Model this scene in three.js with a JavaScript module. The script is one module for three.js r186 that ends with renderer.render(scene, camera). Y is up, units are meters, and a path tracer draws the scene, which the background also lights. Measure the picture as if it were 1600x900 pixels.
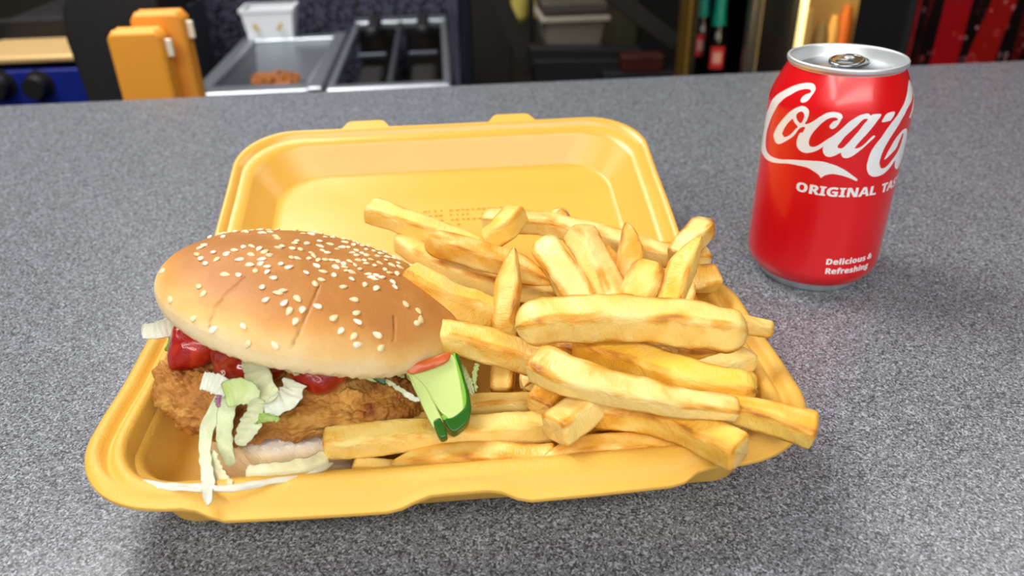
import * as THREE from 'three';
import { ImprovedNoise } from 'three/addons/math/ImprovedNoise.js';
import { RoundedBoxGeometry } from 'three/addons/geometries/RoundedBoxGeometry.js';
import { mergeGeometries, mergeVertices } from 'three/addons/utils/BufferGeometryUtils.js';
import { RectAreaLightUniformsLib } from 'three/addons/lights/RectAreaLightUniformsLib.js';

// ---------------------------------------------------------------- camera, sky, lights, exposure
const renderer = new THREE.WebGLRenderer({ antialias: true });
renderer.toneMapping = THREE.LinearToneMapping;
renderer.toneMappingExposure = 0.69;
renderer.shadowMap.enabled = true;
RectAreaLightUniformsLib.init();
const scene = new THREE.Scene();
scene.background = new THREE.Color(0.80, 0.90, 1.0);
scene.backgroundIntensity = 0.8;

const TOP = 1.1;                                     // height of the service counter
const FOCAL = 1218.69;                               // in pixels of a 1600 x 900 picture
const camera = new THREE.PerspectiveCamera(40.5332, 1600 / 900, 0.02, 60);
const EYE = new THREE.Vector3(0, TOP + 0.20549, 0);
const PITCH = 0.518049, ROLL = -0.0230146, YAW = 0.0776672;
const turnY = (v) => new THREE.Vector3(v.x * Math.cos(YAW) - v.z * Math.sin(YAW), v.y, v.x * Math.sin(YAW) + v.z * Math.cos(YAW));
const RIGHT0 = new THREE.Vector3(1, 0, 0), UP0 = new THREE.Vector3(0, Math.cos(PITCH), -Math.sin(PITCH));
const LOOK = turnY(new THREE.Vector3(0, -Math.sin(PITCH), -Math.cos(PITCH)));
const RIGHT = turnY(RIGHT0.clone().multiplyScalar(Math.cos(ROLL)).addScaledVector(UP0, Math.sin(ROLL)));
const CAMUP = turnY(RIGHT0.clone().multiplyScalar(-Math.sin(ROLL)).addScaledVector(UP0, Math.cos(ROLL)));
camera.position.copy(EYE);
camera.quaternion.setFromRotationMatrix(new THREE.Matrix4().makeBasis(RIGHT, CAMUP, LOOK.clone().negate()));
camera.focus = 0.30;
camera.userData.fStop = 10;
camera.updateMatrixWorld(true);
scene.add(camera);

const LAMPS = [ // ceiling panels: x, z, width, depth, strength, where
  [-0.8, -1.0, 0.8, 0.8, 25, 'square white ceiling light panel over the left of the kitchen, out of the picture'],
  [1.5, -1.15, 0.9, 0.9, 3, 'square white ceiling light panel over the right of the kitchen, out of the picture'],
  [-0.5, -2.4, 1.4, 0.4, 11, 'long ceiling light above the grill and fryer, out of the picture'],
  [-1.3, 1.0, 0.3, 1.2, 22, 'long narrow ceiling light above the customers on the left, out of the picture'],
  [0.35, 1.1, 2.6, 0.3, 16, 'wide ceiling light across the shop above the customers, out of the picture'],
  [0.1, 2.1, 3.0, 0.5, 15, 'wide ceiling light along the shop window, out of the picture'],
];

// ---------------------------------------------------------------- helpers
const V3 = (x, y, z) => new THREE.Vector3(x, y, z);
const lerp = (a, b, t) => a + (b - a) * t, clamp = (x, a = 0, b = 1) => Math.min(b, Math.max(a, x));
const smooth = (a, b, x) => { const t = clamp((x - a) / (b - a)); return t * t * (3 - 2 * t); };
function rng(seed) { let a = seed >>> 0; return () => { a = (a + 0x6d2b79f5) | 0; let t = Math.imul(a ^ (a >>> 15), 1 | a); t = (t + Math.imul(t ^ (t >>> 7), 61 | t)) ^ t; return ((t ^ (t >>> 14)) >>> 0) / 4294967296; }; }
// Perlin noise of our own: the addon's table of permutations is fixed, so it is the same at every run
const perlin = new ImprovedNoise();
const noise = (x, y, z) => perlin.noise(x + 100.37, y + 57.91, z + 31.13);
const fbm = (x, y, z, n = 4) => { let s = 0, a = 0.5, f = 1; for (let i = 0; i < n; i++) { s += a * noise(x * f, y * f, z * f); a *= 0.5; f *= 2.03; } return s; };
const hash3 = (i, j, k) => { let h = Math.imul(i, 374761393) ^ Math.imul(j, 668265263) ^ Math.imul(k, 2147483647 ^ 1274126177); h = Math.imul(h ^ (h >>> 13), 1274126177); return ((h ^ (h >>> 16)) >>> 0) / 4294967296; };
function worley(x, y, z) { // distance to the nearest of the scattered points
  const i = Math.floor(x), j = Math.floor(y), k = Math.floor(z); let best = 9;
  for (let a = -1; a <= 1; a++) for (let b = -1; b <= 1; b++) for (let c = -1; c <= 1; c++) {
    const u = i + a, v = j + b, w = k + c;
    const dx = u + hash3(u, v, w) - x, dy = v + hash3(u + 57, v, w) - y, dz = w + hash3(u, v + 91, w) - z;
    best = Math.min(best, dx * dx + dy * dy + dz * dz);
  }
  return Math.sqrt(best);
}
const rayOf = (px, py) => LOOK.clone().addScaledVector(RIGHT, (px - 800) / FOCAL).addScaledVector(CAMUP, -(py - 450) / FOCAL);
// where the sight line through a pixel of the photograph meets the level h mm above the counter / the upright plane z / any plane
const at = (px, py, h) => { const d = rayOf(px, py); return EYE.clone().addScaledVector(d, (TOP + h * 0.001 - EYE.y) / d.y); };
const atZ = (px, py, z) => { const d = rayOf(px, py); return EYE.clone().addScaledVector(d, z / d.z); };
const atPlane = (px, py, p, n) => { const d = rayOf(px, py); return EYE.clone().addScaledVector(d, p.clone().sub(EYE).dot(n) / d.dot(n)); };

const taken = new Map();
function numbered(name) { const k = taken.get(name) || 0; taken.set(name, k + 1); return k ? `${name}_${String(k).padStart(3, '0')}` : name; }
function tag(o, label, category, group, kind) {
  if (label) o.userData.label = label;
  if (category) o.userData.category = category;
  if (group) o.userData.group = group;
  if (kind) o.userData.kind = kind;
  return o;
}
function mesh(name, geometry, material, parent, label) {
  const m = new THREE.Mesh(geometry, material);
  m.name = parent && parent !== scene ? name : numbered(name);
  m.castShadow = m.receiveShadow = true;
  if (label) m.userData.label = label;
  (parent || scene).add(m);
  return m;
}
function thing(name, label, category, pos = V3(0, 0, 0), group) {
  const g = new THREE.Group(); g.name = numbered(name); g.position.copy(pos); scene.add(g);
  return tag(g, label, category, group);
}
// a mesh whose geometry was made in world metres, moved so that its origin is the foot of its own box
function settle(m) {
  m.geometry.computeBoundingBox(); const b = m.geometry.boundingBox, c = b.getCenter(V3(0, 0, 0)); c.y = b.min.y;
  m.geometry.translate(-c.x, -c.y, -c.z); m.position.copy(c); return m;
}
const col = (c) => new THREE.Color(c);
function mix3(out, a, b, t) { return out.copy(a).lerp(b, clamp(t)); }
function grid(nu, nv, fn, { closeU = false, uv, color } = {}) { // fn(i, j) -> Vector3, rows nv+1, columns nu(+1)
  const cols = nu + 1, pos = [], uvs = [], cs = [], idx = [];
  for (let j = 0; j <= nv; j++) for (let i = 0; i <= nu; i++) {
    const p = fn(closeU && i === nu ? 0 : i, j); pos.push(p.x, p.y, p.z);
    const t = uv ? uv(i, j) : [i / nu, j / nv]; uvs.push(t[0], t[1]);
    if (color) { const c = color(closeU && i === nu ? 0 : i, j); cs.push(c.r, c.g, c.b); }
  }
  for (let j = 0; j < nv; j++) for (let i = 0; i < nu; i++) { const a = j * cols + i, b = a + 1, c = a + cols, d = c + 1; idx.push(a, c, b, b, c, d); }
  const g = new THREE.BufferGeometry();
  g.setAttribute('position', new THREE.Float32BufferAttribute(pos, 3));
  g.setAttribute('uv', new THREE.Float32BufferAttribute(uvs, 2));
  if (color) g.setAttribute('color', new THREE.Float32BufferAttribute(cs, 3));
  g.setIndex(idx); g.computeVertexNormals();
  if (closeU) { // smooth across the seam
    const n = g.attributes.normal;
    for (let j = 0; j <= nv; j++) { const a = j * cols, b = a + nu; const v = V3(n.getX(a) + n.getX(b), n.getY(a) + n.getY(b), n.getZ(a) + n.getZ(b)).normalize(); n.setXYZ(a, v.x, v.y, v.z); n.setXYZ(b, v.x, v.y, v.z); }
  }
  return g;
}
const box = (w, h, d, r = 0.004, x = 0, y = 0, z = 0) => { const g = new RoundedBoxGeometry(w, h, d, 2, Math.min(r, w / 2.01, h / 2.01, d / 2.01)); g.translate(x, y, z); return g; };
function tube(points, r, seg = 24, radial = 10, closed = false) { return new THREE.TubeGeometry(new THREE.CatmullRomCurve3(points, closed), seg, r, radial, closed); }
function tileTexture(size, fn, { srgb = false, repeat } = {}) {
  const d = new Uint8Array(size * size * 4);
  for (let y = 0; y < size; y++) for (let x = 0; x < size; x++) { const c = fn(x, y), k = (y * size + x) * 4; d[k] = c[0]; d[k + 1] = c[1]; d[k + 2] = c[2]; d[k + 3] = 255; }
  const t = new THREE.DataTexture(d, size, size); t.wrapS = t.wrapT = THREE.RepeatWrapping; t.magFilter = THREE.LinearFilter; t.minFilter = THREE.LinearMipmapLinearFilter; t.generateMipmaps = true;
  if (srgb) t.colorSpace = THREE.SRGBColorSpace;
  if (repeat) t.repeat.set(repeat, repeat);
  t.needsUpdate = true; return t;
}
function tileNoise(size, cells, seed) { // smooth value noise that repeats without a seam
  const r = rng(seed), g = new Float32Array(cells * cells); for (let i = 0; i < g.length; i++) g[i] = r();
  const k = cells / size;
  return (x, y) => {
    const fx = x * k, fy = y * k, i = Math.floor(fx), j = Math.floor(fy); let u = fx - i, v = fy - j; u = u * u * (3 - 2 * u); v = v * v * (3 - 2 * v);
    const a = (i % cells), b = ((i + 1) % cells), c = (j % cells) * cells, d = ((j + 1) % cells) * cells;
    return lerp(lerp(g[c + a], g[c + b], u), lerp(g[d + a], g[d + b], u), v);
  };
}

// ---------------------------------------------------------------- shared textures
const speckle = (() => {
  const S = 2048, n1 = tileNoise(S, 400, 1), n2 = tileNoise(S, 400, 2), n3 = tileNoise(S, 660, 3), n4 = tileNoise(S, 250, 4), n5 = tileNoise(S, 24, 5);
  return tileTexture(S, (x, y) => {
    let v = 118 + (n5(x, y) - 0.5) * 5 + (n3(x, y) - 0.5) * 60;
    const dark = smooth(0.52, 0.70, n1(x, y) * 0.7 + n3(y, x) * 0.3), pale = smooth(0.58, 0.76, n2(x, y) * 0.7 + n3(x, y) * 0.3), mid = smooth(0.62, 0.9, n4(x, y));
    v = lerp(v, 48, dark * 0.72); v = lerp(v, 186, pale * 0.72); v = lerp(v, 122, mid * 0.35);
    return [v * 0.96, v * 0.99, v * 1.05].map((q) => clamp(q, 0, 255));
  }, { srgb: true });
})();
const grain = (() => { const a = tileNoise(512, 128, 11), b = tileNoise(512, 256, 12), c = tileNoise(512, 40, 13); return tileTexture(512, (x, y) => { const v = 255 * (a(x, y) * 0.4 + b(x, y) * 0.35 + c(x, y) * 0.25); return [v, v, v]; }); })();
const mottle = (() => { const a = tileNoise(256, 40, 21), b = tileNoise(256, 90, 22); return tileTexture(256, (x, y) => { const v = smooth(0.42, 0.6, a(x, y) * 0.7 + b(x, y) * 0.3); return [lerp(22, 92, v), lerp(23, 92, v), lerp(34, 116, v)]; }, { srgb: true }); })();
const std = (color, roughness = 0.5, extra = {}) => new THREE.MeshStandardMaterial({ color, roughness, ...extra });
const phys = (color, roughness = 0.5, extra = {}) => new THREE.MeshPhysicalMaterial({ color, roughness, ...extra });
const withGrain = (repeat) => { const t = grain.clone(); t.repeat.set(repeat, repeat); t.needsUpdate = true; return t; };
const GR = withGrain(1);

// ---------------------------------------------------------------- the room
const structure = (name, g, m) => { const o = mesh(name, g, m, scene); o.userData.kind = 'structure'; return o; };
const wallM = std('#6d675c', 0.9), ceilM = std('#d9d6cf', 0.95), floorM = std('#4a4744', 0.7), darkWallM = std('#3a352b', 0.9);
const RX = 3.2, ZB = -4.2, ZF = 2.6, HC = 2.7;
structure('floor', new THREE.BoxGeometry(2 * RX + 0.4, 0.1, ZF - ZB + 0.4).translate(0, -0.05, (ZF + ZB) / 2), floorM);
structure('ceiling', new THREE.BoxGeometry(2 * RX + 0.4, 0.1, ZF - ZB + 0.4).translate(0, HC + 0.05, (ZF + ZB) / 2), ceilM);
structure('wall_back', new THREE.BoxGeometry(2 * RX + 0.4, HC, 0.2).translate(0, HC / 2, ZB - 0.1), darkWallM);
structure('wall_left', new THREE.BoxGeometry(0.2, HC, ZF - ZB).translate(-RX - 0.1, HC / 2, (ZF + ZB) / 2), wallM);
structure('wall_right', new THREE.BoxGeometry(0.2, HC, ZF - ZB).translate(RX + 0.1, HC / 2, (ZF + ZB) / 2), wallM);
{ // the shop front behind the photographer: a wide opening above a low sill
  const sh = new THREE.Shape([[-RX - 0.2, 0], [RX + 0.2, 0], [RX + 0.2, HC], [-RX - 0.2, HC]].map((a) => new THREE.Vector2(...a)));
  sh.holes.push(new THREE.Path([[-2.4, 0.7], [-2.4, 2.45], [2.4, 2.45], [2.4, 0.7]].map((a) => new THREE.Vector2(...a))));
  structure('wall_front', new THREE.ExtrudeGeometry(sh, { depth: 0.2, bevelEnabled: false }).translate(0, 0, ZF), wallM);
}
for (const [x, z, w, d, s, label] of LAMPS) {
  const t = thing('ceiling_light', label, 'ceiling light', V3(x, HC, z));
  mesh('light_frame', box(w + 0.06, 0.03, d + 0.06, 0.005, 0, -0.015, 0), std('#e8e8e8', 0.5), t);
  mesh('light_diffuser', new THREE.BoxGeometry(w, 0.006, d).translate(0, -0.033, 0), std('#ffffff', 0.6, { emissive: new THREE.Color(1, 0.97, 0.93), emissiveIntensity: 3 }), t);
  const l = new THREE.RectAreaLight(new THREE.Color(1, 0.965, 0.92), s, w, d);
  l.position.set(x, HC - 0.04, z); l.lookAt(x, 0, z); scene.add(l);
}
// the counter: a stone-look worktop on a carcass
const counter = thing('service_counter', 'grey speckled worktop of the service counter under the food and the can', 'counter', V3(0, 0, 0));
const counterM = phys('#ffffff', 0.27, { map: speckle, specularIntensity: 1.0 });
{
  const g = new RoundedBoxGeometry(5.4, 0.04, 1.02, 3, 0.006).translate(-0.1, TOP - 0.02, -0.2604);
  const p = g.attributes.position, u = g.attributes.uv;
  for (let i = 0; i < p.count; i++) u.setXY(i, (p.getX(i) + p.getY(i)) / 0.28, p.getZ(i) / 0.28);
  mesh('worktop', g, counterM, counter);
  mesh('counter_base', new THREE.BoxGeometry(5.3, TOP - 0.04, 0.7).translate(-0.1, (TOP - 0.04) / 2, -0.24), std('#5b5653', 0.7), counter);
}

// ---------------------------------------------------------------- the foam box
const foamM = phys('#e2b04a', 0.4, { bumpMap: GR, bumpScale: 0.0002, specularIntensity: 1.0 });
const glossFoamM = phys('#e2b04a', 0.28, { bumpMap: GR, bumpScale: 0.00006, specularIntensity: 1.0, ior: 1.6 });
const tray = thing('takeaway_box', 'open yellow foam takeaway box holding the burger and the chips', 'food box', V3(-0.004, TOP + 0.0003, -0.25));
function roundedRect(hw, hd, r, n) { // points round the rectangle, evenly in each corner and side
  const out = []; const add = (x, z, nx, nz) => out.push([x, z, nx, nz]);
  const side = Math.floor(n / 8), cor = Math.floor(n / 8);
  const cs = [[hw - r, hd - r, 0], [-(hw - r), hd - r, 1], [-(hw - r), -(hd - r), 2], [hw - r, -(hd - r), 3]];
  for (const [cx, cz, q] of cs) {
    for (let i = 0; i < cor; i++) { const a = q * Math.PI / 2 + (i / cor) * Math.PI / 2; add(cx + r * Math.cos(a), cz + r * Math.sin(a), Math.cos(a), Math.sin(a)); }
    const a = (q + 1) * Math.PI / 2; const nx = cs[(q + 1) % 4];
    for (let i = 0; i < side; i++) { const t = i / side; add(lerp(cx + r * Math.cos(a), nx[0] + r * Math.cos(a), t), lerp(cz + r * Math.sin(a), nx[1] + r * Math.sin(a), t), Math.cos(a), Math.sin(a)); }
  }
  return out;
}
function rimmed(profile, hw, hd, r, bend, tighten = 1) { // sweeps [inset, height] in mm round a rounded rectangle; first and last rows close to the middle
  const n = 320, rows = [], flat = [];
  profile.forEach(([d, y], row) => {
    const rr = Math.max(r - d * tighten, Math.min(6, r * 0.3));
    const R = roundedRect(hw - d, hd - d, rr, n), top = Math.max(...profile.map((q) => q[1])), drop = y > top - 5 ? 0 : (top - 5 - y) * (d > 12 ? -1 : 1);
    flat.push(R.map(([x, z, nx, nz]) => [(x + nx * drop) / 30, (z + nz * drop) / 30]));
    rows.push(R.map(([x, z, nx, nz]) => { const p = V3(x, y, z); bend?.(p, d, nx, nz, row); return p.multiplyScalar(0.001); }));
  });
  const N = rows[0].length, first = rows[0].reduce((a, p) => a.add(p), V3(0, 0, 0)).multiplyScalar(1 / N), last = rows.at(-1).reduce((a, p) => a.add(p), V3(0, 0, 0)).multiplyScalar(1 / N);
  const all = [rows[0].map(() => first), ...rows, rows.at(-1).map(() => last)], uvs = [flat[0].map(() => [0, 0]), ...flat, flat.at(-1).map(() => [0, 0])];
  const g = grid(N, all.length - 1, (i, j) => all[j][i % N], { closeU: true, uv: (i, j) => uvs[j][i % N] });
  return g;
}
const TABS = [[-84, -71, -22, -7], [10, 22, 69, 79]]; // where the two front lips start, are full, end (mm from the middle of the box)
{
  const tabAmount = (x) => Math.max(...TABS.map(([a, b, c, d]) => smooth(a, b, x) * (1 - smooth(c, d, x))));
  const prof = [[30, 0], [24, 0.3], [21, 6], [17, 24], [14.5, 27.5], [10, 29], [5, 29.2], [2, 28.8], [0.6, 28.6], [0, 29], [-0.2, 30], [0.2, 31.4], [1.4, 32.7], [3, 33.2], [4.6, 32.9], [5.8, 31.6], [6.8, 30.2], [7.6, 30], [8.4, 30.8], [9.4, 32.4], [10.8, 33.3], [12.4, 32.9], [13.6, 31.4], [15, 27], [18.4, 14], [21, 7], [23.4, 4.2], [27, 3.2], [34, 3]];
  const g = rimmed(prof, 124.5, 66.5, 35, (p, d, nx, nz, row) => {
    if (nz > 0 && row > 7) p.z += 4 * nz * smooth(1, 10, d) * (1 - smooth(30, 34, d));
    if (nz > 0) p.z += 3.2 * nz * (1 - clamp(Math.abs(p.x) / 95) ** 2) * smooth(16, 8, d);
    if (nz > 0 && d < 12 && p.y > 29.5) p.y = lerp(p.y, 33.3 - (11.2 - d) * 0.26, smooth(0.2, 1, nz));
    if (nz > 0.5 && d < 12) { const t = tabAmount(p.x) * smooth(12, 3, d); p.z += 3.2 * t; p.y -= 2.6 * t; }
    const w = noise(p.x * 0.03, p.y * 0.05, p.z * 0.03) * 0.9; p.x += nx * w * 0.6; p.z += nz * w * 0.6; p.y += p.y > 20 ? w * 0.5 : 0;
  });
  mesh('tray', g, foamM, tray);
  // the hinge: a strip of thin foam from the back rim of the tray down to the lid
  const strip = grid(40, 6, (i, j) => { const t = j / 6; return V3((-95 + i * 190 / 40) * 0.001, lerp(27, 17.5, t) * 0.001, (-68.5 - 2.2 * Math.sin(t * Math.PI) - t * 1.5) * 0.001); });
  mesh('hinge', strip, foamM, tray);
  const lid = new THREE.Group(); lid.name = 'lid'; tray.add(lid);
  lid.position.set(0, 0.0165, -0.0695); lid.rotation.x = THREE.MathUtils.degToRad(16);
  const lp = [[40, -25], [30, -24.6], [26, -22], [12, -5], [9, -2.6], [5, -3], [1.8, -3], [0.3, -2.4], [-0.1, -1.4], [0.3, -0.6], [0.9, -0.15], [1.8, 0], [2.8, -0.4], [4, -1.4], [6, -3.8], [9.4, -7.8], [10.4, -8.9], [11.5, -9.8], [12.8, -10.5], [14.2, -11], [15.8, -11.3], [17, -11.8], [17.9, -12.8], [20.5, -16.2], [21.4, -17.2], [22.5, -18], [23.8, -18.6], [25.4, -19], [28, -19.2], [44, -19.6]];
  const lidG = rimmed(lp, 120.5, 75.5, 32, (p, d, nx, nz) => { const w = noise(p.x * 0.03, 7, p.z * 0.03) * 0.7; p.x += nx * w * 0.5; p.z += nz * w * 0.5; }, 0.25);
  lidG.translate(0, 0, -0.0755);
  mesh('lid_shell', lidG, glossFoamM, lid);
  for (const [x0, x1] of [[-59, -34], [30, 55]]) { // two locking tabs on the far edge
    const s = new THREE.Shape(); const w = (x1 - x0) * 0.0005;
    s.moveTo(-w - 0.004, 0); s.lineTo(-w - 0.0015, 0.0025); s.lineTo(-w + 0.0015, 0.0075); s.quadraticCurveTo(-w + 0.0025, 0.009, -w + 0.005, 0.009); s.lineTo(w - 0.005, 0.009); s.quadraticCurveTo(w - 0.0025, 0.009, w - 0.0015, 0.0075); s.lineTo(w + 0.0015, 0.0025); s.lineTo(w + 0.004, 0);
    const t = new THREE.ExtrudeGeometry(s, { depth: 0.0018, bevelEnabled: true, bevelSize: 0.0006, bevelThickness: 0.0006, bevelSegments: 2, curveSegments: 6 });
    t.rotateX(-Math.PI / 2); t.rotateX(THREE.MathUtils.degToRad(4)); t.translate((x0 + x1) * 0.0005, -0.0035, -0.149);
    mesh('locking_tab', t, foamM, lid);
  }
  const r = rng(77), marks = []; // raised moulder's marks, too small to read
  for (let row = 0; row < 4; row++) for (let k = 0; k < 18; k++) { if (r() < 0.32) continue; const w = 0.0008 + r() * 0.0016; marks.push(box(w, 0.0012, 0.0013, 0.0004, -0.020 + k * 0.0031 + r() * 0.001, -0.0192, -0.079 - row * 0.0042 + (k > 10 && row === 0 ? -0.004 : 0))); }
  mesh('raised_mark', mergeGeometries(marks), glossFoamM, lid, 'small raised moulded marks').userData.kind = 'stuff';
}

// ---------------------------------------------------------------- the can
const CAN = V3(0.1902, TOP, -0.3601);
{
  const can = thing('drink_can', 'red soft drink can with white script lettering standing right of the food box', 'drink can', CAN);
  const W = 2048, Hh = 1024, cv = document.createElement('canvas'); cv.width = W; cv.height = Hh; const c = cv.getContext('2d');
  c.fillStyle = '#dc0a14'; c.fillRect(0, 0, W, Hh);
  const sx = W / 207.97, sy = Hh / 115, X = (u) => W / 2 + u * sx, Y = (v) => Hh - v * sy;
  const path = (nums) => {
    const q = []; for (let i = 0; i < nums.length; i += 2) q.push([X(nums[i] / 10), Y(nums[i + 1] / 10)]);
    const n = q.length; c.moveTo(...q[0]);
    for (let i = 0; i < n; i++) { const p0 = q[(i + n - 1) % n], p1 = q[i], p2 = q[(i + 1) % n], p3 = q[(i + 2) % n], k = 1 / 6; c.bezierCurveTo(p1[0] + (p2[0] - p0[0]) * k, p1[1] + (p2[1] - p0[1]) * k, p2[0] - (p3[0] - p1[0]) * k, p2[1] - (p3[1] - p1[1]) * k, p2[0], p2[1]); }
    c.closePath();
  };
  const fill = (...ps) => { c.beginPath(); ps.forEach(path); c.fill('evenodd'); };
  c.fillStyle = '#eef0f2';
  fill([-328,986,-308,997,-296,1022,-288,1045,-293,1060,-310,1070,-340,1070,-380,1060,-419,1043,-457,1020,-506,985,-537,954,-575,901,-623,846,-654,785,-664,725,-662,700,-642,668,-566,661,-508,656,-451,660,-395,673,-344,687,-295,692,-249,692,-217,681,-192,668,-179,654,-176,654,-163,667,-140,677,-115,678,-76,671,-46,660,-19,648,-15,649,-14,656,-36,673,-78,701,-116,719,-141,726,-184,734,-232,729,-282,721,-336,710,-385,696,-434,688,-478,687,-513,695,-541,715,-553,748,-552,789,-539,822,-521,864,-492,911,-466,953,-442,981,-411,1005,-382,1027,-349,1041,-322,1045,-308,1040,-311,1031,-324,1025,-339,1013,-345,998,-342,989]);
  fill([-331,971,-357,956,-387,928,-421,886,-454,838,-472,797,-468,784,-451,766,-424,762,-397,776,-366,801,-338,829,-321,861,-307,876,-290,879,-298,853,-309,850,-318,824,-319,796,-307,774,-289,763,-264,761,-235,771,-209,789,-192,804,-193,794,-188,777,-175,763,-157,760,-137,768,-113,784,-108,772,-96,761,-77,761,-55,774,-28,799,-1,828,27,858,27,863,20,867,6,855,-11,833,-31,814,-53,808,-51,821,-34,848,-12,879,10,913,23,936,39,962,1,965,-11,960,-25,969,-47,966,-71,956,-103,931,-130,896,-158,863,-183,840,-207,816,-227,800,-246,796,-257,803,-260,827,-251,859,-233,890,-215,916,-194,937,-171,946,-155,943,-154,935,-168,929,-179,914,-182,901,-171,892,-157,899,-145,918,-138,938,-134,951,-142,963,-159,969,-180,969,-205,961,-232,940,-260,913,-281,899,-293,897,-285,920,-283,947,-291,963,-309,972],
    [-327,946,-312,946,-303,933,-305,913,-314,895,-328,900,-341,915,-342,931], [-362,903,-382,880,-399,851,-409,820,-405,814,-392,807,-373,816,-355,833,-336,861,-327,875,-346,889,-358,902], [-109,861,-121,837,-131,817,-126,806,-109,808,-93,828,-75,856,-54,890,-39,919,-24,943,-44,943,-67,914,-89,887]);
  fill([46,928,68,962,115,964,95,931,92,929]);
  fill([310,1070,267,1057,232,1030,192,998,151,965,113,930,85,894,61,853,43,827,24,790,18,747,19,713,36,680,63,663,100,661,137,672,169,694,195,717,200,713,208,684,233,665,266,660,308,703,320,771,284,826,252,856,235,865,198,863,158,835,133,797,115,761,110,741,126,746,162,770,179,781,198,826,210,847,222,838,220,800,203,760,170,729,134,701,106,697,92,711,83,732,86,770,97,807,118,847,155,899,177,932,210,961,257,982,300,1004,334,1022,323,999,292,968,262,942,248,916,277,903,290,929,318,968,360,1000,340,1040]);
  const text = (s, u0, u1, v0, size, weight = 'bold') => { // text set between two places round the can, its foot at height v0
    c.font = `${weight} 100px sans-serif`; const w = c.measureText(s).width; c.save(); c.translate(X(u0), Y(v0)); c.scale((u1 - u0) * sx / w, size * sy / 73); c.fillText(s, 0, 0); c.lineWidth = 4; c.strokeStyle = c.fillStyle; c.strokeText(s, 0, 0); c.restore();
  };
  text('ORIGINAL', -28.6, 10.4, 56.7, 4.5); text('TASTE', 13.6, 37, 56.7, 4.5);
  text('Delicious &', -8.3, 18.6, 20.4, 3.1); text('Refreshing', -7.8, 17.2, 15.2, 3.1);
  c.font = '13px sans-serif'; // rows of small print round the sides
  const rr = rng(5);
  for (let k = 0; k < 26; k++) for (const base of [-92, 60]) { let x = base; while (x < base + 30) { const l = 0.6 + rr() * 2.6; c.globalAlpha = 0.75; c.fillRect(X(x), Y(72 - k * 2), l * sx, 0.9 * sy); x += l + 0.8; } }
  c.globalAlpha = 1;
  const tx = new THREE.CanvasTexture(cv); tx.colorSpace = THREE.SRGBColorSpace; tx.anisotropy = 8; tx.wrapS = THREE.RepeatWrapping;
  const redM = phys('#ffffff', 0.3, { map: tx, metalness: 0.1, clearcoat: 0.4, clearcoatRoughness: 0.12 });
  const alu = phys('#dfe3e6', 0.42, { metalness: 0.75 });
  const turned = (profile, n = 128) => grid(n, profile.length - 1, (i, j) => { const a = -Math.PI + i / n * 2 * Math.PI, [r, y] = profile[j]; return V3(Math.sin(a) * r, y, Math.cos(a) * r).multiplyScalar(0.001); }, { closeU: true, uv: (i, j) => [i / n, profile[j][1] / 115] });
  const body = [[29.4, 6.2], [31.2, 8.6], [32.4, 11], [33, 13.6], [33.1, 16]]; for (let y = 20; y <= 92; y += 4) body.push([33.1, y]);
  body.push([33.1, 93], [33.02, 94.4], [32.7, 95.6], [32.35, 97], [31.9, 98.8], [30.6, 102], [29, 105.6], [27.6, 108.6], [26.7, 110.4], [26.2, 111.4]);
  const flip = (g) => { const ix = g.index.array; for (let i = 0; i < ix.length; i += 3) { const t = ix[i]; ix[i] = ix[i + 1]; ix[i + 1] = t; } g.computeVertexNormals(); return g; };
  mesh('can_body', flip(turned(body)), redM, can);
  mesh('can_base', flip(turned([[0.01, 9], [10, 8], [18, 4.6], [21.6, 1.2], [22.8, 0.2], [23.8, 0], [24.8, 0.5], [26, 2.4], [27.6, 4.4], [29.4, 6.2]])), alu, can, 'bare silver bottom edge');
  mesh('can_lid', flip(turned([[26.2, 111.4], [26.4, 112.2], [27, 112.5], [27.3, 113.2], [27.3, 114.3], [26.9, 114.9], [26.2, 115], [25.7, 114.6], [25.4, 113.6], [24.6, 110.8], [23.6, 108.2], [22.8, 107.5], [22, 108.2], [21.5, 109.6]])), alu, can, 'silver lid with rolled rim');
  mesh('lid_panel', flip(turned([[21.5, 109.6], [20.6, 110], [12, 110], [0.01, 110]])), phys('#a9aeb3', 0.25, { metalness: 1 }), can, 'darker mirror-like centre of the lid');
  const tab = new THREE.Group(); tab.name = 'pull_tab'; tab.position.set(0.0005, 0.1106, -0.001); tab.rotation.y = 0.9; can.add(tab); // ring, nose, rivet
  const oval = (a, b, n = 40) => Array.from({ length: n }, (_, i) => V3(Math.cos(i / n * 2 * Math.PI) * a, 0, Math.sin(i / n * 2 * Math.PI) * b).multiplyScalar(0.001));
  const dark = phys('#9ea3a8', 0.25, { metalness: 1 });
  const ring = tube(oval(11.5, 7.2), 0.0011, 80, 10, true); ring.scale(1, 0.8, 1); ring.translate(0, 0.0018, 0);
  mesh('tab_ring', ring, dark, tab);
  const plate = new THREE.Shape(); plate.absellipse(0, 0, 0.0108, 0.0066, 0, Math.PI * 2); const hole = new THREE.Path(); hole.absellipse(-0.0042, 0, 0.0048, 0.0044, 0, Math.PI * 2); plate.holes.push(hole);
  const pg = new THREE.ExtrudeGeometry(plate, { depth: 0.0006, bevelEnabled: true, bevelSize: 0.0003, bevelThickness: 0.0003, bevelSegments: 2, curveSegments: 32 }); pg.rotateX(-Math.PI / 2); pg.translate(0, 0.0014, 0);
  mesh('tab_plate', pg, dark, tab);
  mesh('rivet', new THREE.SphereGeometry(0.0026, 20, 10, 0, Math.PI * 2, 0, Math.PI / 2).scale(1, 0.5, 1).translate(0.0048, 0.0018, 0), alu, tab);
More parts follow.
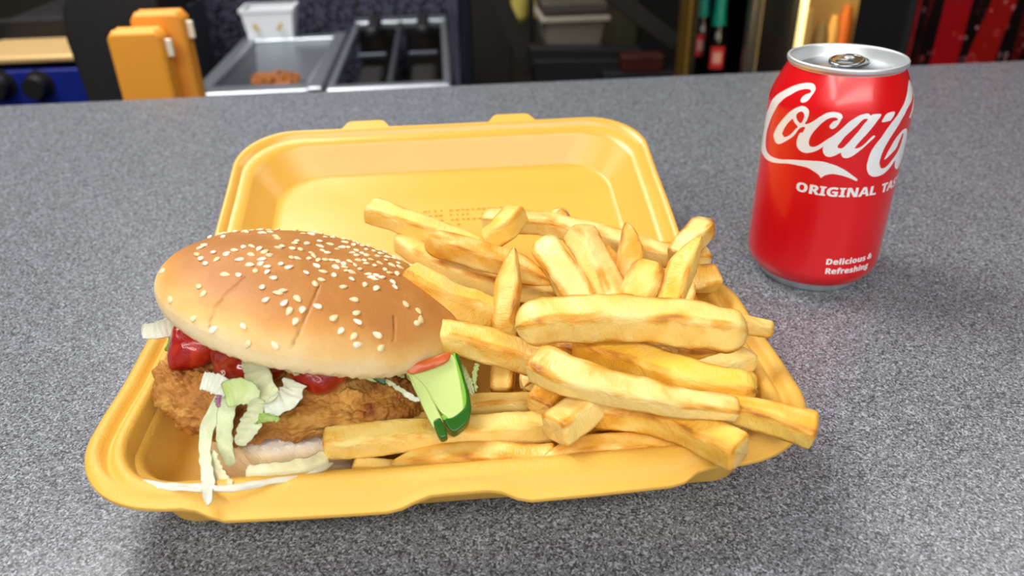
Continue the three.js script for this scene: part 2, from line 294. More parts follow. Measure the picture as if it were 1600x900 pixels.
  const score = tube(oval(10.5, 8.2), 0.00035, 60, 6, true); score.translate(0.0105, 0.0002, 0.0);
  score.rotateY(0.9); score.translate(0.0005, 0.1101, -0.001);
  mesh('mouth_score', score, dark, can);
}

// ---------------------------------------------------------------- burger
const browned = [col('#efdcae'), col('#e6bb74'), col('#d0944c'), col('#b47534')];
const bunM = std('#ffffff', 0.5, { vertexColors: true, bumpMap: GR, bumpScale: 0.00012 });
const BUN = { c: V3(-0.054, TOP + 0.0565, -0.2597), a: 55.8, h: 20.2 };
{
  const bun = thing('burger_bun', 'golden sesame seeded bun lid tilted on top of the burger', 'bun', BUN.c);
  const turn = new THREE.Matrix4().makeRotationZ(-0.291).multiply(new THREE.Matrix4().makeRotationX(-0.209)), back = turn.clone().invert();
  const u0 = -Math.PI / 2, u1 = Math.PI / 2;
  const profile = (u) => { // radius and height in mm; u runs from the middle of the cut face to the top
    if (u >= 0) return [BUN.a * Math.pow(Math.cos(u), 0.8), BUN.h * Math.sin(u)];
    const t = -u / (Math.PI / 2); if (t < 0.4) { const q = t / 0.4; return [BUN.a * (1 - 0.07 * q * q - 0.02 * q), -6.5 * Math.sin(q * Math.PI / 2)]; }
    const q = (t - 0.4) / 0.6; return [BUN.a * 0.91 * (1 - q), -6.5 - 1.2 * Math.sin(q * Math.PI / 2)];
  };
  const make = (nu, nv, cracks) => {
    const P = [], C = [], tmp = new THREE.Color();
    const pt = (i, j) => {
      const a = i / nu * 2 * Math.PI, u = lerp(u0, u1, j / nv), [r, y] = profile(u); let x = Math.cos(a) * r, z = Math.sin(a) * r, yy = y;
      const lump = 1 + 0.020 * noise(x * 0.03, y * 0.03, z * 0.03) ; x *= lump; z *= lump; yy += 0.7 * noise(x * 0.05 + 9, 3, z * 0.05);
      if (cracks && y < 0 && r > 45) { const rag = fbm(x * 0.35, 5, z * 0.35, 3) * smooth(0, -6, y); yy += rag * 2.2; const k = 1 + rag * 0.02; x *= k; z *= k; }
      return V3(x, yy, z);
    };
    for (let j = 0; j <= nv; j++) for (let i = 0; i <= nu; i++) {
      const p = pt(i % nu, j), u = lerp(u0, u1, j / nv);
      // crust: pale where the dough touched its neighbours and the tin, brown where it faced the oven's heat
      let t = smooth(-0.3, 0.8, u) * 2.9 + fbm(p.x * 0.05, p.y * 0.05, p.z * 0.05, 4) * 1.0 + noise(p.x * 0.9, p.y * 0.9, p.z * 0.9) * 0.12; if (u < -0.6) t = 0.1 + noise(p.x * 0.4, 2, p.z * 0.4) * 0.3;
      t = clamp(t, 0, 2.999); const k = Math.floor(t); tmp.copy(browned[k]).lerp(browned[k + 1], t - k);
      if (cracks) {
        const w = p.clone(); let best = 9; for (const line of cracks) for (let q = 0; q < line.length - 1; q++) { const s = line[q], e = line[q + 1], d = e.clone().sub(s), h = clamp(w.clone().sub(s).dot(d) / d.lengthSq()); best = Math.min(best, w.distanceTo(s.clone().addScaledVector(d, h)) * (q === line.length - 2 ? 1 + h * 0.6 : 1)); }
        const dip = Math.exp(-((best / 0.32) ** 2)); if (dip > 0.02) { p.multiplyScalar(1 - 0.9 * dip / p.length()); tmp.lerp(col('#8a5a2c'), dip * 0.6); }
      }
      P.push(p.multiplyScalar(0.001).applyMatrix4(turn)); C.push(tmp.clone());
    }
    return grid(nu, nv, (i, j) => P[j * (nu + 1) + i], { closeU: true, color: (i, j) => C[j * (nu + 1) + i], uv: (i, j) => { const p = P[j * (nu + 1) + i]; return [p.x / 0.03, p.z / 0.03]; } });
  };
  const coarse = new THREE.Mesh(make(160, 80), new THREE.MeshBasicMaterial({ side: THREE.DoubleSide })); coarse.position.copy(BUN.c); coarse.updateMatrixWorld(true);
  const rc = new THREE.Raycaster(); const hit = (px, py) => { rc.set(EYE, rayOf(px, py).normalize()); return rc.intersectObject(coarse)[0]; };
  const crackPx = [[[383, 433], [366, 449], [350, 463], [340, 477], [331, 491], [327, 503], [326, 517]], [[498, 447], [493, 462], [483, 484], [475, 500], [468, 518], [460, 535], [455, 546]], [[616, 495], [617, 510], [615, 533]]];
  const cracks = crackPx.map((l) => l.map(([x, y]) => hit(x, y)).filter(Boolean).map((h) => h.point.sub(BUN.c).applyMatrix4(back).multiplyScalar(1000)));
  mesh('bun_crust', make(520, 200, cracks), bunM, bun);
  // seeds, each where the photograph shows it, and as many more over the far side
  const Z = [410,100, 475,97, 490,80, 538,72, 585,70, 680,80, 710,74, 740,95, 748,107, 875,83, 915,84, 380,140, 365,152, 345,185, 365,208, 388,230, 428,174, 443,212, 495,183, 533,165, 577,150, 620,146, 655,158, 685,173, 710,190, 617,188, 558,212, 610,238, 665,232, 668,210, 695,247, 637,267, 695,274, 726,303, 750,152, 770,146, 820,155, 862,160, 835,130, 845,118, 893,132, 820,202, 848,206, 805,250, 765,232, 890,276, 942,242, 974,272, 1030,288, 968,313, 935,332, 1078,348, 487,287, 552,288, 355,345, 377,384, 213,410, 672,348, 750,378, 776,366, 690,412, 782,428, 848,408, 806,470, 872,464, 947,445, 837,522, 1030,503, 1064,568, 1130,412, 1144,478, 1148,522, 1128,596, 1148,636, 1246,588, 1266,652, 1388,434, 1453,470, 1463,510, 1447,528, 1184,338, 1240,356, 1336,350, 330,505, 428,560, 578,545, 735,640, 600,635, 172,270, 1325,325,
    960,120, 985,100, 1010,135, 960,145, 1000,178, 975,168, 1045,160, 1070,150, 1085,125, 1100,150, 1080,110, 1150,130, 1175,142, 1140,165, 1190,160, 1170,180, 1120,178, 1145,190, 1195,190, 1230,170, 1250,195, 1215,212, 1180,215, 1150,215, 1110,222, 1080,232, 1050,220, 1020,215, 990,213, 1040,250, 1085,250, 1120,275, 1090,268, 1135,238, 1160,258, 1190,232, 1232,240, 1260,230, 1290,215, 1285,260, 1320,240, 1350,230, 1310,278, 1345,282, 1270,300, 1240,290, 1215,300, 1200,285, 1235,310, 1120,310, 905,205, 930,195, 950,215, 920,180, 1300,200, 1330,205, 1265,180, 1360,250];
  const rs = rng(9), seedG = (() => { const g = new THREE.SphereGeometry(1, 14, 10); const p = g.attributes.position; for (let i = 0; i < p.count; i++) { const x = p.getX(i), k = 1 - 0.34 * x - 0.10 * x * x; p.setXYZ(i, x * 1.62, p.getY(i) * 0.52 * k, p.getZ(i) * 1.02 * k); } g.computeVertexNormals(); return g.scale(0.001, 0.001, 0.001); })();
  const seedMs = ['#f1e3bd', '#ead6a6', '#f5ead0', '#dcc088'].map((c) => std(c, 0.42));
  const put = (p, n, ang) => {
    const m = mesh('sesame_seed', seedG, seedMs[Math.floor(rs() * 3.25)], bun);
    const t = V3(Math.cos(ang), 0, Math.sin(ang)); t.addScaledVector(n, -t.dot(n)).normalize(); const b = n.clone().cross(t).multiplyScalar(-1);
    m.quaternion.setFromRotationMatrix(new THREE.Matrix4().makeBasis(t, n, t.clone().cross(n))); m.rotateZ((rs() - 0.5) * 0.35); m.rotateX((rs() - 0.5) * 0.4);
    const s = 0.85 + rs() * 0.25; m.scale.set(s, s, s); m.position.copy(p).addScaledVector(n, 0.00022);
  };
  for (let i = 0; i < Z.length; i += 2) { const h = hit(200 + Z[i] * 0.3125, 340 + Z[i + 1] * 0.3125); if (h) { const n = h.face.normal.clone(); if (n.y < 0) n.negate(); put(h.point.sub(BUN.c), n, rs() * 6.28); } }
  for (let k = 0; k < 60; k++) { // behind
    const a = -Math.PI * (0.12 + 0.76 * rs()), r = 22 + 30 * Math.sqrt(rs()); const x = Math.cos(a) * r, z = Math.sin(a) * r;
    const o = V3(x, 60, z).multiplyScalar(0.001).applyMatrix4(turn).add(BUN.c); rc.set(o, V3(0, -1, 0).applyMatrix4(turn)); const h = rc.intersectObject(coarse)[0];
    if (h) { const n = h.face.normal.clone(); if (n.y < 0) n.negate(); put(h.point.clone().sub(BUN.c), n, rs() * 6.28); }
  }
}
{ // lower half: pale crumb above, light crust round the side
  const c = V3(-0.060, TOP + 0.0038, -0.252), R = 42, tmp = new THREE.Color(), crumb = col('#efe6d8'), crust = col('#e3bf86'), pale = col('#f0dcb4');
  const prof = []; for (let k = 0; k <= 8; k++) prof.push([R * 0.9 * k / 8, 0.2]); for (let k = 1; k <= 10; k++) { const a = -Math.PI / 2 + k / 10 * Math.PI * 0.9; prof.push([R * 0.92 + 4.6 * Math.cos(a), 10.5 + 10 * Math.sin(a)]); } for (let k = 1; k <= 24; k++) prof.push([R * 0.93 * (1 - k / 24), 21]);
  const n = 260, P = [], C = [];
  for (let j = 0; j < prof.length; j++) for (let i = 0; i <= n; i++) {
    const a = (i % n) / n * 2 * Math.PI; let [r, y] = prof[j]; r *= 1 + 0.02 * noise(Math.cos(a) * 1.4, y * 0.05, Math.sin(a) * 1.4);
    const p = V3(Math.cos(a) * r, y, Math.sin(a) * r); const top = smooth(19.5, 20.8, y);
    p.y += top * (fbm(p.x * 0.35, 1, p.z * 0.35, 4) * 2.6 + 0.3); p.y = Math.max(0, p.y + (y > 3 ? noise(p.x * 0.06, 8, p.z * 0.06) * 1.2 : 0));
    tmp.copy(pale).lerp(crust, clamp(0.5 + fbm(p.x * 0.06, y * 0.12, p.z * 0.06, 3) * 1.6)).lerp(crumb, top); P.push(p.multiplyScalar(0.001)); C.push(tmp.clone());
  }
  const g = grid(n, prof.length - 1, (i, j) => P[j * (n + 1) + i], { closeU: true, color: (i, j) => C[j * (n + 1) + i], uv: (i, j) => { const p = P[j * (n + 1) + i]; return [(p.x + p.y) / 0.03, (p.z + p.y) / 0.03]; } });
  const o = mesh('burger_bun', g, std('#ffffff', 0.75, { vertexColors: true, bumpMap: GR, bumpScale: 0.0004 }), scene); o.position.copy(c);
  tag(o, 'pale lower half of the burger bun lying in the left of the box', 'bun');
}
// lumpy fried crumb: a ball pushed about by noise, in mm round its middle
function crumbed(name, label, centre, size, tilt, seed, shape, nu = 520, nv = 240) {
  const C = [], P = [], a = col('#b57a33'), b = col('#86481a'), d = col('#d5a252'), tmp = new THREE.Color(), e = new THREE.Euler(...tilt), mt = new THREE.Matrix4().makeRotationFromEuler(e);
  for (let j = 0; j <= nv; j++) for (let i = 0; i <= nu; i++) {
    const th = (i % nu) / nu * 2 * Math.PI, ph = -Math.PI / 2 + j / nv * Math.PI, sg = (v, k) => Math.sign(v) * Math.abs(v) ** k;
    const n = V3(sg(Math.cos(th), 0.85) * sg(Math.cos(ph), 0.6), sg(Math.sin(ph), 0.9), sg(Math.sin(th), 0.85) * sg(Math.cos(ph), 0.6));
    const p = V3(n.x * size[0], n.y * size[1], n.z * size[2]); const s = seed * 17.3;
    const k = V3(n.x / size[0], n.y / size[1], n.z / size[2]).normalize();
    shape?.(p, n);
    const big = fbm(p.x * 0.045 + s, p.y * 0.06, p.z * 0.045, 3) * 9, w1 = 0.72 - worley(p.x * 0.16 + s, p.y * 0.16, p.z * 0.16), w2 = 0.7 - worley(p.x * 0.42 + s, p.y * 0.42, p.z * 0.42), w3 = 0.7 - worley(p.x * 0.95, p.y * 0.95 + s, p.z * 0.95);
    const rough = smooth(-0.15, 0.2, noise(p.x * 0.07, p.y * 0.07 + s, p.z * 0.07)) * 0.75 + 0.35;
    p.addScaledVector(k, big + (w1 * 3.4 + w2 * 2.6) * rough + w3 * 1.0);
    const t1 = fbm(p.x * 0.11 + 40, p.y * 0.11 + s, p.z * 0.11, 4), t2 = noise(p.x * 0.8, p.y * 0.8, p.z * 0.8 + s);
    tmp.copy(a).lerp(b, smooth(0.0, 0.42, t1 + t2 * 0.12)).lerp(d, smooth(0.02, 0.36, -t1 + t2 * 0.14) * 0.85);
    P.push(p.multiplyScalar(0.001).applyMatrix4(mt)); C.push(tmp.clone());
  }
  const g = grid(nu, nv, (i, j) => P[j * (nu + 1) + i], { closeU: true, color: (i, j) => C[j * (nu + 1) + i], uv: (i, j) => [i / nu * 10, j / nv * 4] });
  const ix = g.index.array; for (let i = 0; i < ix.length; i += 3) { const t = ix[i]; ix[i] = ix[i + 1]; ix[i + 1] = t; } g.computeVertexNormals();
  const o = mesh(name, g, phys('#ffffff', 0.42, { vertexColors: true, specularIntensity: 0.8, bumpMap: GR, bumpScale: 0.0003 }), scene); o.position.copy(centre); return tag(o, label, 'fried chicken');
}
crumbed('fried_chicken', 'crisp golden brown crumbed chicken fillet in the burger', V3(-0.0600, TOP + 0.0355, -0.2450), [49, 9.6, 33], [0.10, 0.02, -0.10], 3, null);

// puffy piece whose outline is given in pixels on a plane; thick = mm at its middle
const smoothLoop = (px, n) => { const c = new THREE.CatmullRomCurve3(px.map(([x, y]) => V3(x, y, 0)), true, 'centripetal'); return c.getSpacedPoints(n).slice(0, n).map((p) => [p.x, p.y]); };
function planeAt(px, py, h, lean, side = 0) { // a plane through that place that faces the viewer's side, leaning back from upright by `lean`
  const n = V3(0, Math.sin(lean), Math.cos(lean)).applyAxisAngle(V3(0, 1, 0), side); return [at(px, py, h), n];
}
function puff(outline, [p0, n], thick, { front = 1, back = 1, power = 2.2, bumps = 0, seed = 1, color, rings = 12, n: count = 96, bow = 0 } = {}) {
  const ring = smoothLoop(outline, count).map(([x, y]) => atPlane(x, y, p0, n)), mid = ring.reduce((a, p) => a.add(p), V3(0, 0, 0)).multiplyScalar(1 / count), rows = [];
  for (let s = 0; s <= rings * 2; s++) {
    const q = s <= rings ? s / rings : 2 - s / rings, sign = s <= rings ? front : -back, rr = Math.sin(q * Math.PI / 2);
    rows.push(ring.map((p) => { const w = mid.clone().lerp(p, rr); const lift = thick * 0.0005 * Math.pow(Math.max(0, 1 - Math.pow(rr, power)), 0.5) * sign; w.addScaledVector(n, lift + bow * 0.001 * (1 - rr * rr)); if (bumps) w.addScaledVector(n, bumps * 0.001 * fbm(w.x * 90 + seed, w.y * 90, w.z * 90, 3) * (1 - rr ** 6) * sign); return w; }));
  }
  return grid(count, rows.length - 1, (i, j) => rows[j][i % count], { closeU: true, color: color && ((i, j) => color(rows[j][i % count], i, j)), uv: (i, j) => { const p = rows[j][i % count]; return [p.x / 0.03, p.y / 0.03]; } });
}
const tmpC = new THREE.Color();
const wet = (c, extra = {}) => phys(c, 0.18, { clearcoat: 0.6, clearcoatRoughness: 0.1, ...extra });
// tomato pieces and sauce
const tomCol = (p) => tmpC.copy(col('#a3100a')).lerp(col('#cc3a22'), smooth(0.1, 0.5, fbm(p.x * 160, p.y * 60, p.z * 160, 3) + 0.1)).clone();
const tomatoM = wet('#ffffff', { vertexColors: true, bumpMap: GR, bumpScale: 0.0002 });
for (const [label, outline, plane, th] of [
  ['wedge of red tomato at the left end of the burger', [[279, 504], [268, 530], [265, 562], [271, 580], [297, 579], [324, 569], [350, 545], [345, 520], [312, 505]], planeAt(300, 545, 50, 0.5, -0.25), 13],
  ['dark red tomato slice under the middle of the bun', [[440, 555], [475, 556], [523, 570], [545, 585], [530, 603], [515, 614], [495, 617], [474, 606], [452, 585]], planeAt(495, 590, 46, 0.5, 0.05), 11],
]) tag(settle(mesh('tomato_slice', puff(outline, plane, th, { bumps: 3.2, color: tomCol, seed: th }), tomatoM, scene)), label, 'tomato', null);
{
  const sc = col('#8e1f0c'), sc2 = col('#a8421c');
  const o = settle(mesh('ketchup', puff([[330, 545], [350, 532], [400, 540], [450, 548], [470, 560], [466, 592], [440, 600], [412, 596], [385, 604], [352, 596], [335, 578]], planeAt(395, 570, 48, 0.55), 9, { bumps: 5, seed: 8, rings: 24, n: 160, color: (p) => tmpC.copy(sc).lerp(sc2, smooth(-0.1, 0.35, fbm(p.x * 130, p.y * 130, p.z * 130, 3))).clone() }), wet('#ffffff', { vertexColors: true }), scene));
  tag(o, 'glossy red brown sauce smeared between tomato and chicken', 'sauce');
  const o2 = settle(mesh('ketchup', puff([[634, 576], [660, 564], [704, 552], [700, 564], [680, 574], [655, 582], [640, 584]], planeAt(690, 620, 45.2, 1.0, 0.1), 2, { bumps: 2, seed: 3, color: () => col('#c25a22') }), phys('#ffffff', 0.35, { vertexColors: true }), scene));
  tag(o2, 'orange red smear of sauce on top of the cucumber', 'sauce');
}
// lettuce, onion: thin curled ribbons; points are [px, py, height in mm], widths in mm
const leafM = phys('#ffffff', 0.34, { vertexColors: true, specularIntensity: 0.8, side: THREE.DoubleSide, bumpMap: GR, bumpScale: 0.0002 });
function ribbon(pts, widths, c0, c1, { twist = 0, twist1 = null, curl = 0.25, thick = 0.8, seed = 1, n = 44 } = {}) {
  const P = pts.map((p) => at(...p)), curve = new THREE.CatmullRomCurve3(P, false, 'centripetal'), A = col(c0), B = col(c1), R = 14, rows = [], cs = [];
  const wOf = (t) => { const k = t * (widths.length - 1), i = Math.min(widths.length - 2, Math.floor(k)); return widths.length === 1 ? widths[0] : lerp(widths[i], widths[i + 1], k - i); };
  for (let j = 0; j <= n; j++) {
    const t = j / n, p = curve.getPointAt(t), T = curve.getTangentAt(t), view = EYE.clone().sub(p).normalize();
    let W = T.clone().cross(view).normalize(); W.applyAxisAngle(T, twist + ((twist1 ?? twist) - twist) * t); const N = W.clone().cross(T).normalize();
    const end = Math.min(1, smooth(-0.03, 0.05, t), smooth(1.03, 0.95, t)), w = wOf(t) * 0.0005 * (1 + 0.16 * noise(t * 7, seed, 1)) * end, row = [], cr = [];
    for (let i = 0; i < R; i++) {
      const a = i / R * 2 * Math.PI, x = Math.cos(a), y = Math.sin(a);
      const q = p.clone().addScaledVector(W, w * x + (0.0006 * noise(t * 12, seed + 3, x))).addScaledVector(N, thick * 0.0005 * y * end + curl * w * (x * x - 0.4) + 0.0005 * noise(t * 9, seed, x * 1.5));
      row.push(q); const vein = smooth(0.25, 0.5, noise(x * 3.2 + seed, t * 3, 5)) * 0.3; cr.push(A.clone().lerp(B, clamp(t * 0.9 + 0.5 * noise(t * 4, x * 1.2, seed))).lerp(col('#f4f6e6'), vein));
    }
    rows.push(row); cs.push(cr);
  }
  rows.unshift(rows[0].map(() => P[0])); cs.unshift(cs[0]); rows.push(rows[0].map(() => P.at(-1))); cs.push(cs.at(-1));
  return grid(R, rows.length - 1, (i, j) => rows[j][i % R], { closeU: true, color: (i, j) => cs[j][i % R] });
}
const WHITE = '#e9eedb', PALE = '#d9e6b4', LIME = '#c2d984', GREEN = '#7fb02c', GLASSY = '#dfe0b8';
const shreds = [
  ['lettuce_shred', 'broad white lettuce piece sticking out left of the tomato wedge', 'lettuce', [[221, 519, 55], [245, 516, 55], [285, 504, 55]], [5, 7, 6], WHITE, '#e3ead0', {}],
  ['lettuce_shred', 'bright green lettuce edge hanging beside the tomato wedge at the left', 'lettuce', [[278, 506, 54], [268, 530, 51], [260, 549, 48]], [3.2, 3, 1.5], LIME, GREEN, {}],
  ['lettuce_shred', 'long drooping lettuce strand reaching over the front rim of the box', 'lettuce', [[352, 612, 47], [334, 645, 42], [322, 680, 36], [320, 712, 34], [325, 745, 34.5], [324, 790, 35.4]], [4, 4.6, 4, 3.6, 4, 2], PALE, WHITE, {}],
  ['lettuce_shred', 'wide pale green strand hanging straight down left of the chicken front', 'lettuce', [[372, 600, 49], [358, 625, 45], [352, 660, 39], [352, 695, 32], [362, 728, 26]], [6, 6.4, 5.6, 5.2, 4], PALE, '#dbe8be', { twist: 0.3 }],
  ['lettuce_shred', 'crumpled yellow green lettuce piece at the top of the hanging strands', 'lettuce', [[352, 618, 50], [375, 612, 52], [404, 622, 50]], [8, 9, 6], LIME, PALE, { curl: 0.5 }],
  ['lettuce_shred', 'pale green lettuce flap hanging in the middle with a rounded tip', 'lettuce', [[402, 622, 51], [396, 650, 45], [384, 676, 40], [374, 696, 36]], [4.5, 6.5, 7, 3.5], PALE, '#e2ecca', { twist: -0.25 }],
  ['lettuce_shred', 'flat white veined lettuce square below the left of the sauce', 'lettuce', [[316, 594, 50], [338, 600, 51], [358, 612, 50]], [6, 7, 6.5], WHITE, '#dfe3d6', {}],
  ['lettuce_shred', 'upright ribbed pale lettuce piece coming out from under the bun', 'lettuce', [[392, 560, 52], [405, 592, 51], [424, 628, 49]], [7, 8.5, 7], '#e2e7c4', PALE, { curl: 0.4 }],
  ['lettuce_shred', 'white lettuce piece bending right beside the dark tomato slice', 'lettuce', [[462, 596, 50], [450, 622, 48], [414, 644, 46]], [7.5, 8, 5], WHITE, '#dde6d2', { curl: 0.4 }],
  ['lettuce_shred', 'small bright green lettuce sliver lying across the chicken front', 'lettuce', [[396, 656, 43], [415, 652, 44.5], [437, 656, 44]], [3, 3, 1.6], GREEN, LIME, {}],
  ['lettuce_shred', 'tiny white lettuce chip tucked under the bun above the sauce', 'lettuce', [[424, 554, 52], [434, 563, 51.5], [446, 573, 50.5]], [5.5, 5, 3], WHITE, WHITE, {}],
  ['lettuce_shred', 'thin curved pale strip on the sauce left of the dark tomato slice', 'lettuce', [[442, 560, 53], [450, 577, 52.5], [468, 586, 51.5]], [1.8, 2.2, 1.4], '#d5d69a', '#e1d9a2', {}],
  ['lettuce_shred', 'long thin white strand lying along the front inner rim of the box', 'lettuce', [[216, 751, 32.6], [250, 758, 33.6], [310, 763, 34.4], [365, 762, 34.4], [420, 753, 34], [478, 744, 32], [520, 724, 29]], [2, 2.4, 2.6, 2.4, 2, 1.8, 1.2], '#eeeadc', '#e3e0c2', { curl: 0.1, thick: 1.2, n: 70 }],
  ['lettuce_shred', 'wide limp see-through strip of lettuce across the front of the lower bun', 'lettuce', [[384, 740, 28], [430, 738, 28.5], [480, 730, 28.5], [512, 712, 28]], [6, 6.4, 7, 5], GLASSY, '#dcd9a8', { curl: 0.15 }],
  ['lettuce_shred', 'short limp strand curving down to the front rim beside the lower bun', 'lettuce', [[330, 706, 33], [342, 738, 32], [362, 758, 33.5]], [3, 3.4, 2], GLASSY, '#e4dfb4', {}],
  ['onion_sliver', 'tiny purple onion sliver at the top of the lettuce strands', 'onion', [[343, 617, 51], [341, 626, 50], [342, 636, 49]], [1.6, 1.7, 1], '#a55a86', '#c58fae', {}],
  ['lettuce_shred', 'pale green curl just right of the large cucumber slice', 'lettuce', [[718, 572, 42], [732, 597, 40], [739, 618, 37]], [3.2, 3, 1.4], LIME, PALE, {}],
  ['lettuce_shred', 'thin upright green curl between the cucumber and the upright chip', 'lettuce', [[746, 568, 44], [741, 588, 41], [744, 612, 37]], [1.8, 1.8, 1.2], LIME, '#cfe0a0', {}],
  ['lettuce_shred', 'thin pale stalk running from the bun to the cucumber', 'lettuce', [[602, 594, 46], [627, 610, 45.5], [655, 627, 44]], [1.6, 2, 1.6], PALE, WHITE, {}],
  ['lettuce_shred', 'short pale green strip under the bun left of the cucumber', 'lettuce', [[604, 572, 46], [618, 581, 46], [632, 589, 45.5]], [2.2, 2.2, 1.4], '#cfd992', PALE, {}],
];
shreds.forEach(([name, label, cat, pts, w, c0, c1, o], i) => tag(settle(mesh(name, ribbon(pts, w, c0, c1, { seed: i * 3.7 + 1, ...o }), leafM, scene)), label, cat));
// cucumber: flesh with a dark skin along one edge
function slab(outline, [p0, n], depth, material, name, parent, lift = 0, bevel = 0.5) {
  const X = V3(0, 1, 0).cross(n).normalize(), Y = n.clone().cross(X), o = p0;
  const pts = smoothLoop(outline, 72).map(([x, y]) => { const q = atPlane(x, y, p0, n).sub(o); return new THREE.Vector2(q.dot(X), q.dot(Y)); });
  const g = new THREE.ExtrudeGeometry(new THREE.Shape(pts), { depth: depth * 0.001, bevelEnabled: true, bevelSize: bevel * 0.001, bevelThickness: bevel * 0.001, bevelOffset: -bevel * 0.001, bevelSegments: 3, curveSegments: 1 });
  g.translate(0, 0, -depth * 0.001 + lift * 0.001);
  g.applyMatrix4(new THREE.Matrix4().makeBasis(X, Y, n)); return mesh(name, g, material, parent);
}
const fleshM = phys('#bdd082', 0.25, { specularIntensity: 0.8, bumpMap: GR, bumpScale: 0.0002 }), skinM = phys('#235a10', 0.3, { specularIntensity: 0.8 }), rindM = phys('#7fae3c', 0.3);
{
  const pl = planeAt(690, 620, 44, 1.0, 0.1), c = thing('cucumber_slice', 'large cucumber slice with dark green skin hanging from the right of the burger', 'cucumber', pl[0]); pl[0] = V3(0, 0, 0);
  const shift = c.position.clone(); const P0 = [shift, pl[1]];
  const add = (outline, depth, m, name, lift, bevel) => { const o = slab(outline, P0, depth, m, name, c, lift, bevel); return o; };
  add([[634, 580], [660, 570], [706, 554], [716, 580], [722, 612], [725, 640], [720, 655], [706, 662], [697, 652], [688, 644], [674, 626], [660, 608], [646, 594]], 4.2, fleshM, 'cucumber_flesh', 0, 0.6);
  add([[708, 553], [713, 553], [722, 585], [729, 615], [728, 636], [721, 647], [708, 658], [692, 657], [689, 650], [703, 647], [717, 638], [722, 616], [716, 586]], 4.4, rindM, 'cucumber_rind', 0.12, 0.4);
  add([[711, 552], [715, 553], [725, 588], [734, 620], [736, 641], [730, 660], [709, 676], [699, 668], [694, 656], [706, 653], [719, 644], [727, 634], [728, 617], [721, 588]], 5, skinM, 'cucumber_skin', 0.3, 0.6);
}
{
  const pl = planeAt(665, 630, 43.5, 1.05, -0.05), c = thing('cucumber_slice', 'narrow cucumber strip with a green tip left of the large slice', 'cucumber', pl[0]);
  slab([[638, 580], [650, 590], [664, 604], [676, 626], [687, 648], [692, 662], [680, 670], [668, 652], [655, 624], [642, 596]], pl, 2.4, fleshM, 'cucumber_flesh', c, 0.6, 0.5);
  slab([[678, 660], [688, 655], [694, 668], [699, 683], [689, 687], [681, 674]], pl, 3, skinM, 'cucumber_skin', c, 0.9, 0.7);
}
{
  const pl = planeAt(565, 585, 47, 0.62, 0.1), c = thing('cucumber_slice', 'thin cucumber sliver with dark skin tip peeking from under the bun', 'cucumber', pl[0]);
  slab([[528, 574], [560, 575], [590, 579], [598, 592], [586, 597], [560, 588]], pl, 2.2, fleshM, 'cucumber_flesh', c, 0, 0.5);
  slab([[562, 574], [590, 575], [602, 585], [602, 602], [588, 596], [572, 585]], pl, 2.6, skinM, 'cucumber_skin', c, 0.3, 0.6);
}

// ---------------------------------------------------------------- chips (fries)
const crust = (() => { const a = tileNoise(512, 26, 41), b = tileNoise(512, 70, 42), c = tileNoise(512, 180, 43); return tileTexture(512, (x, y) => { const v = 255 * (a(x, y) * 0.45 + b(x, y) * 0.35 + c(x, y) * 0.2); return [v, v, v]; }); })();
const fryM = phys('#ffffff', 0.3, { vertexColors: true, specularIntensity: 0.9, bumpMap: crust, bumpScale: 0.0003 });
const PALEFRY = col('#f3da8c'), YELLOWFRY = col('#efc248'), GOLDFRY = col('#dd9c30'), BROWNFRY = col('#93501a');
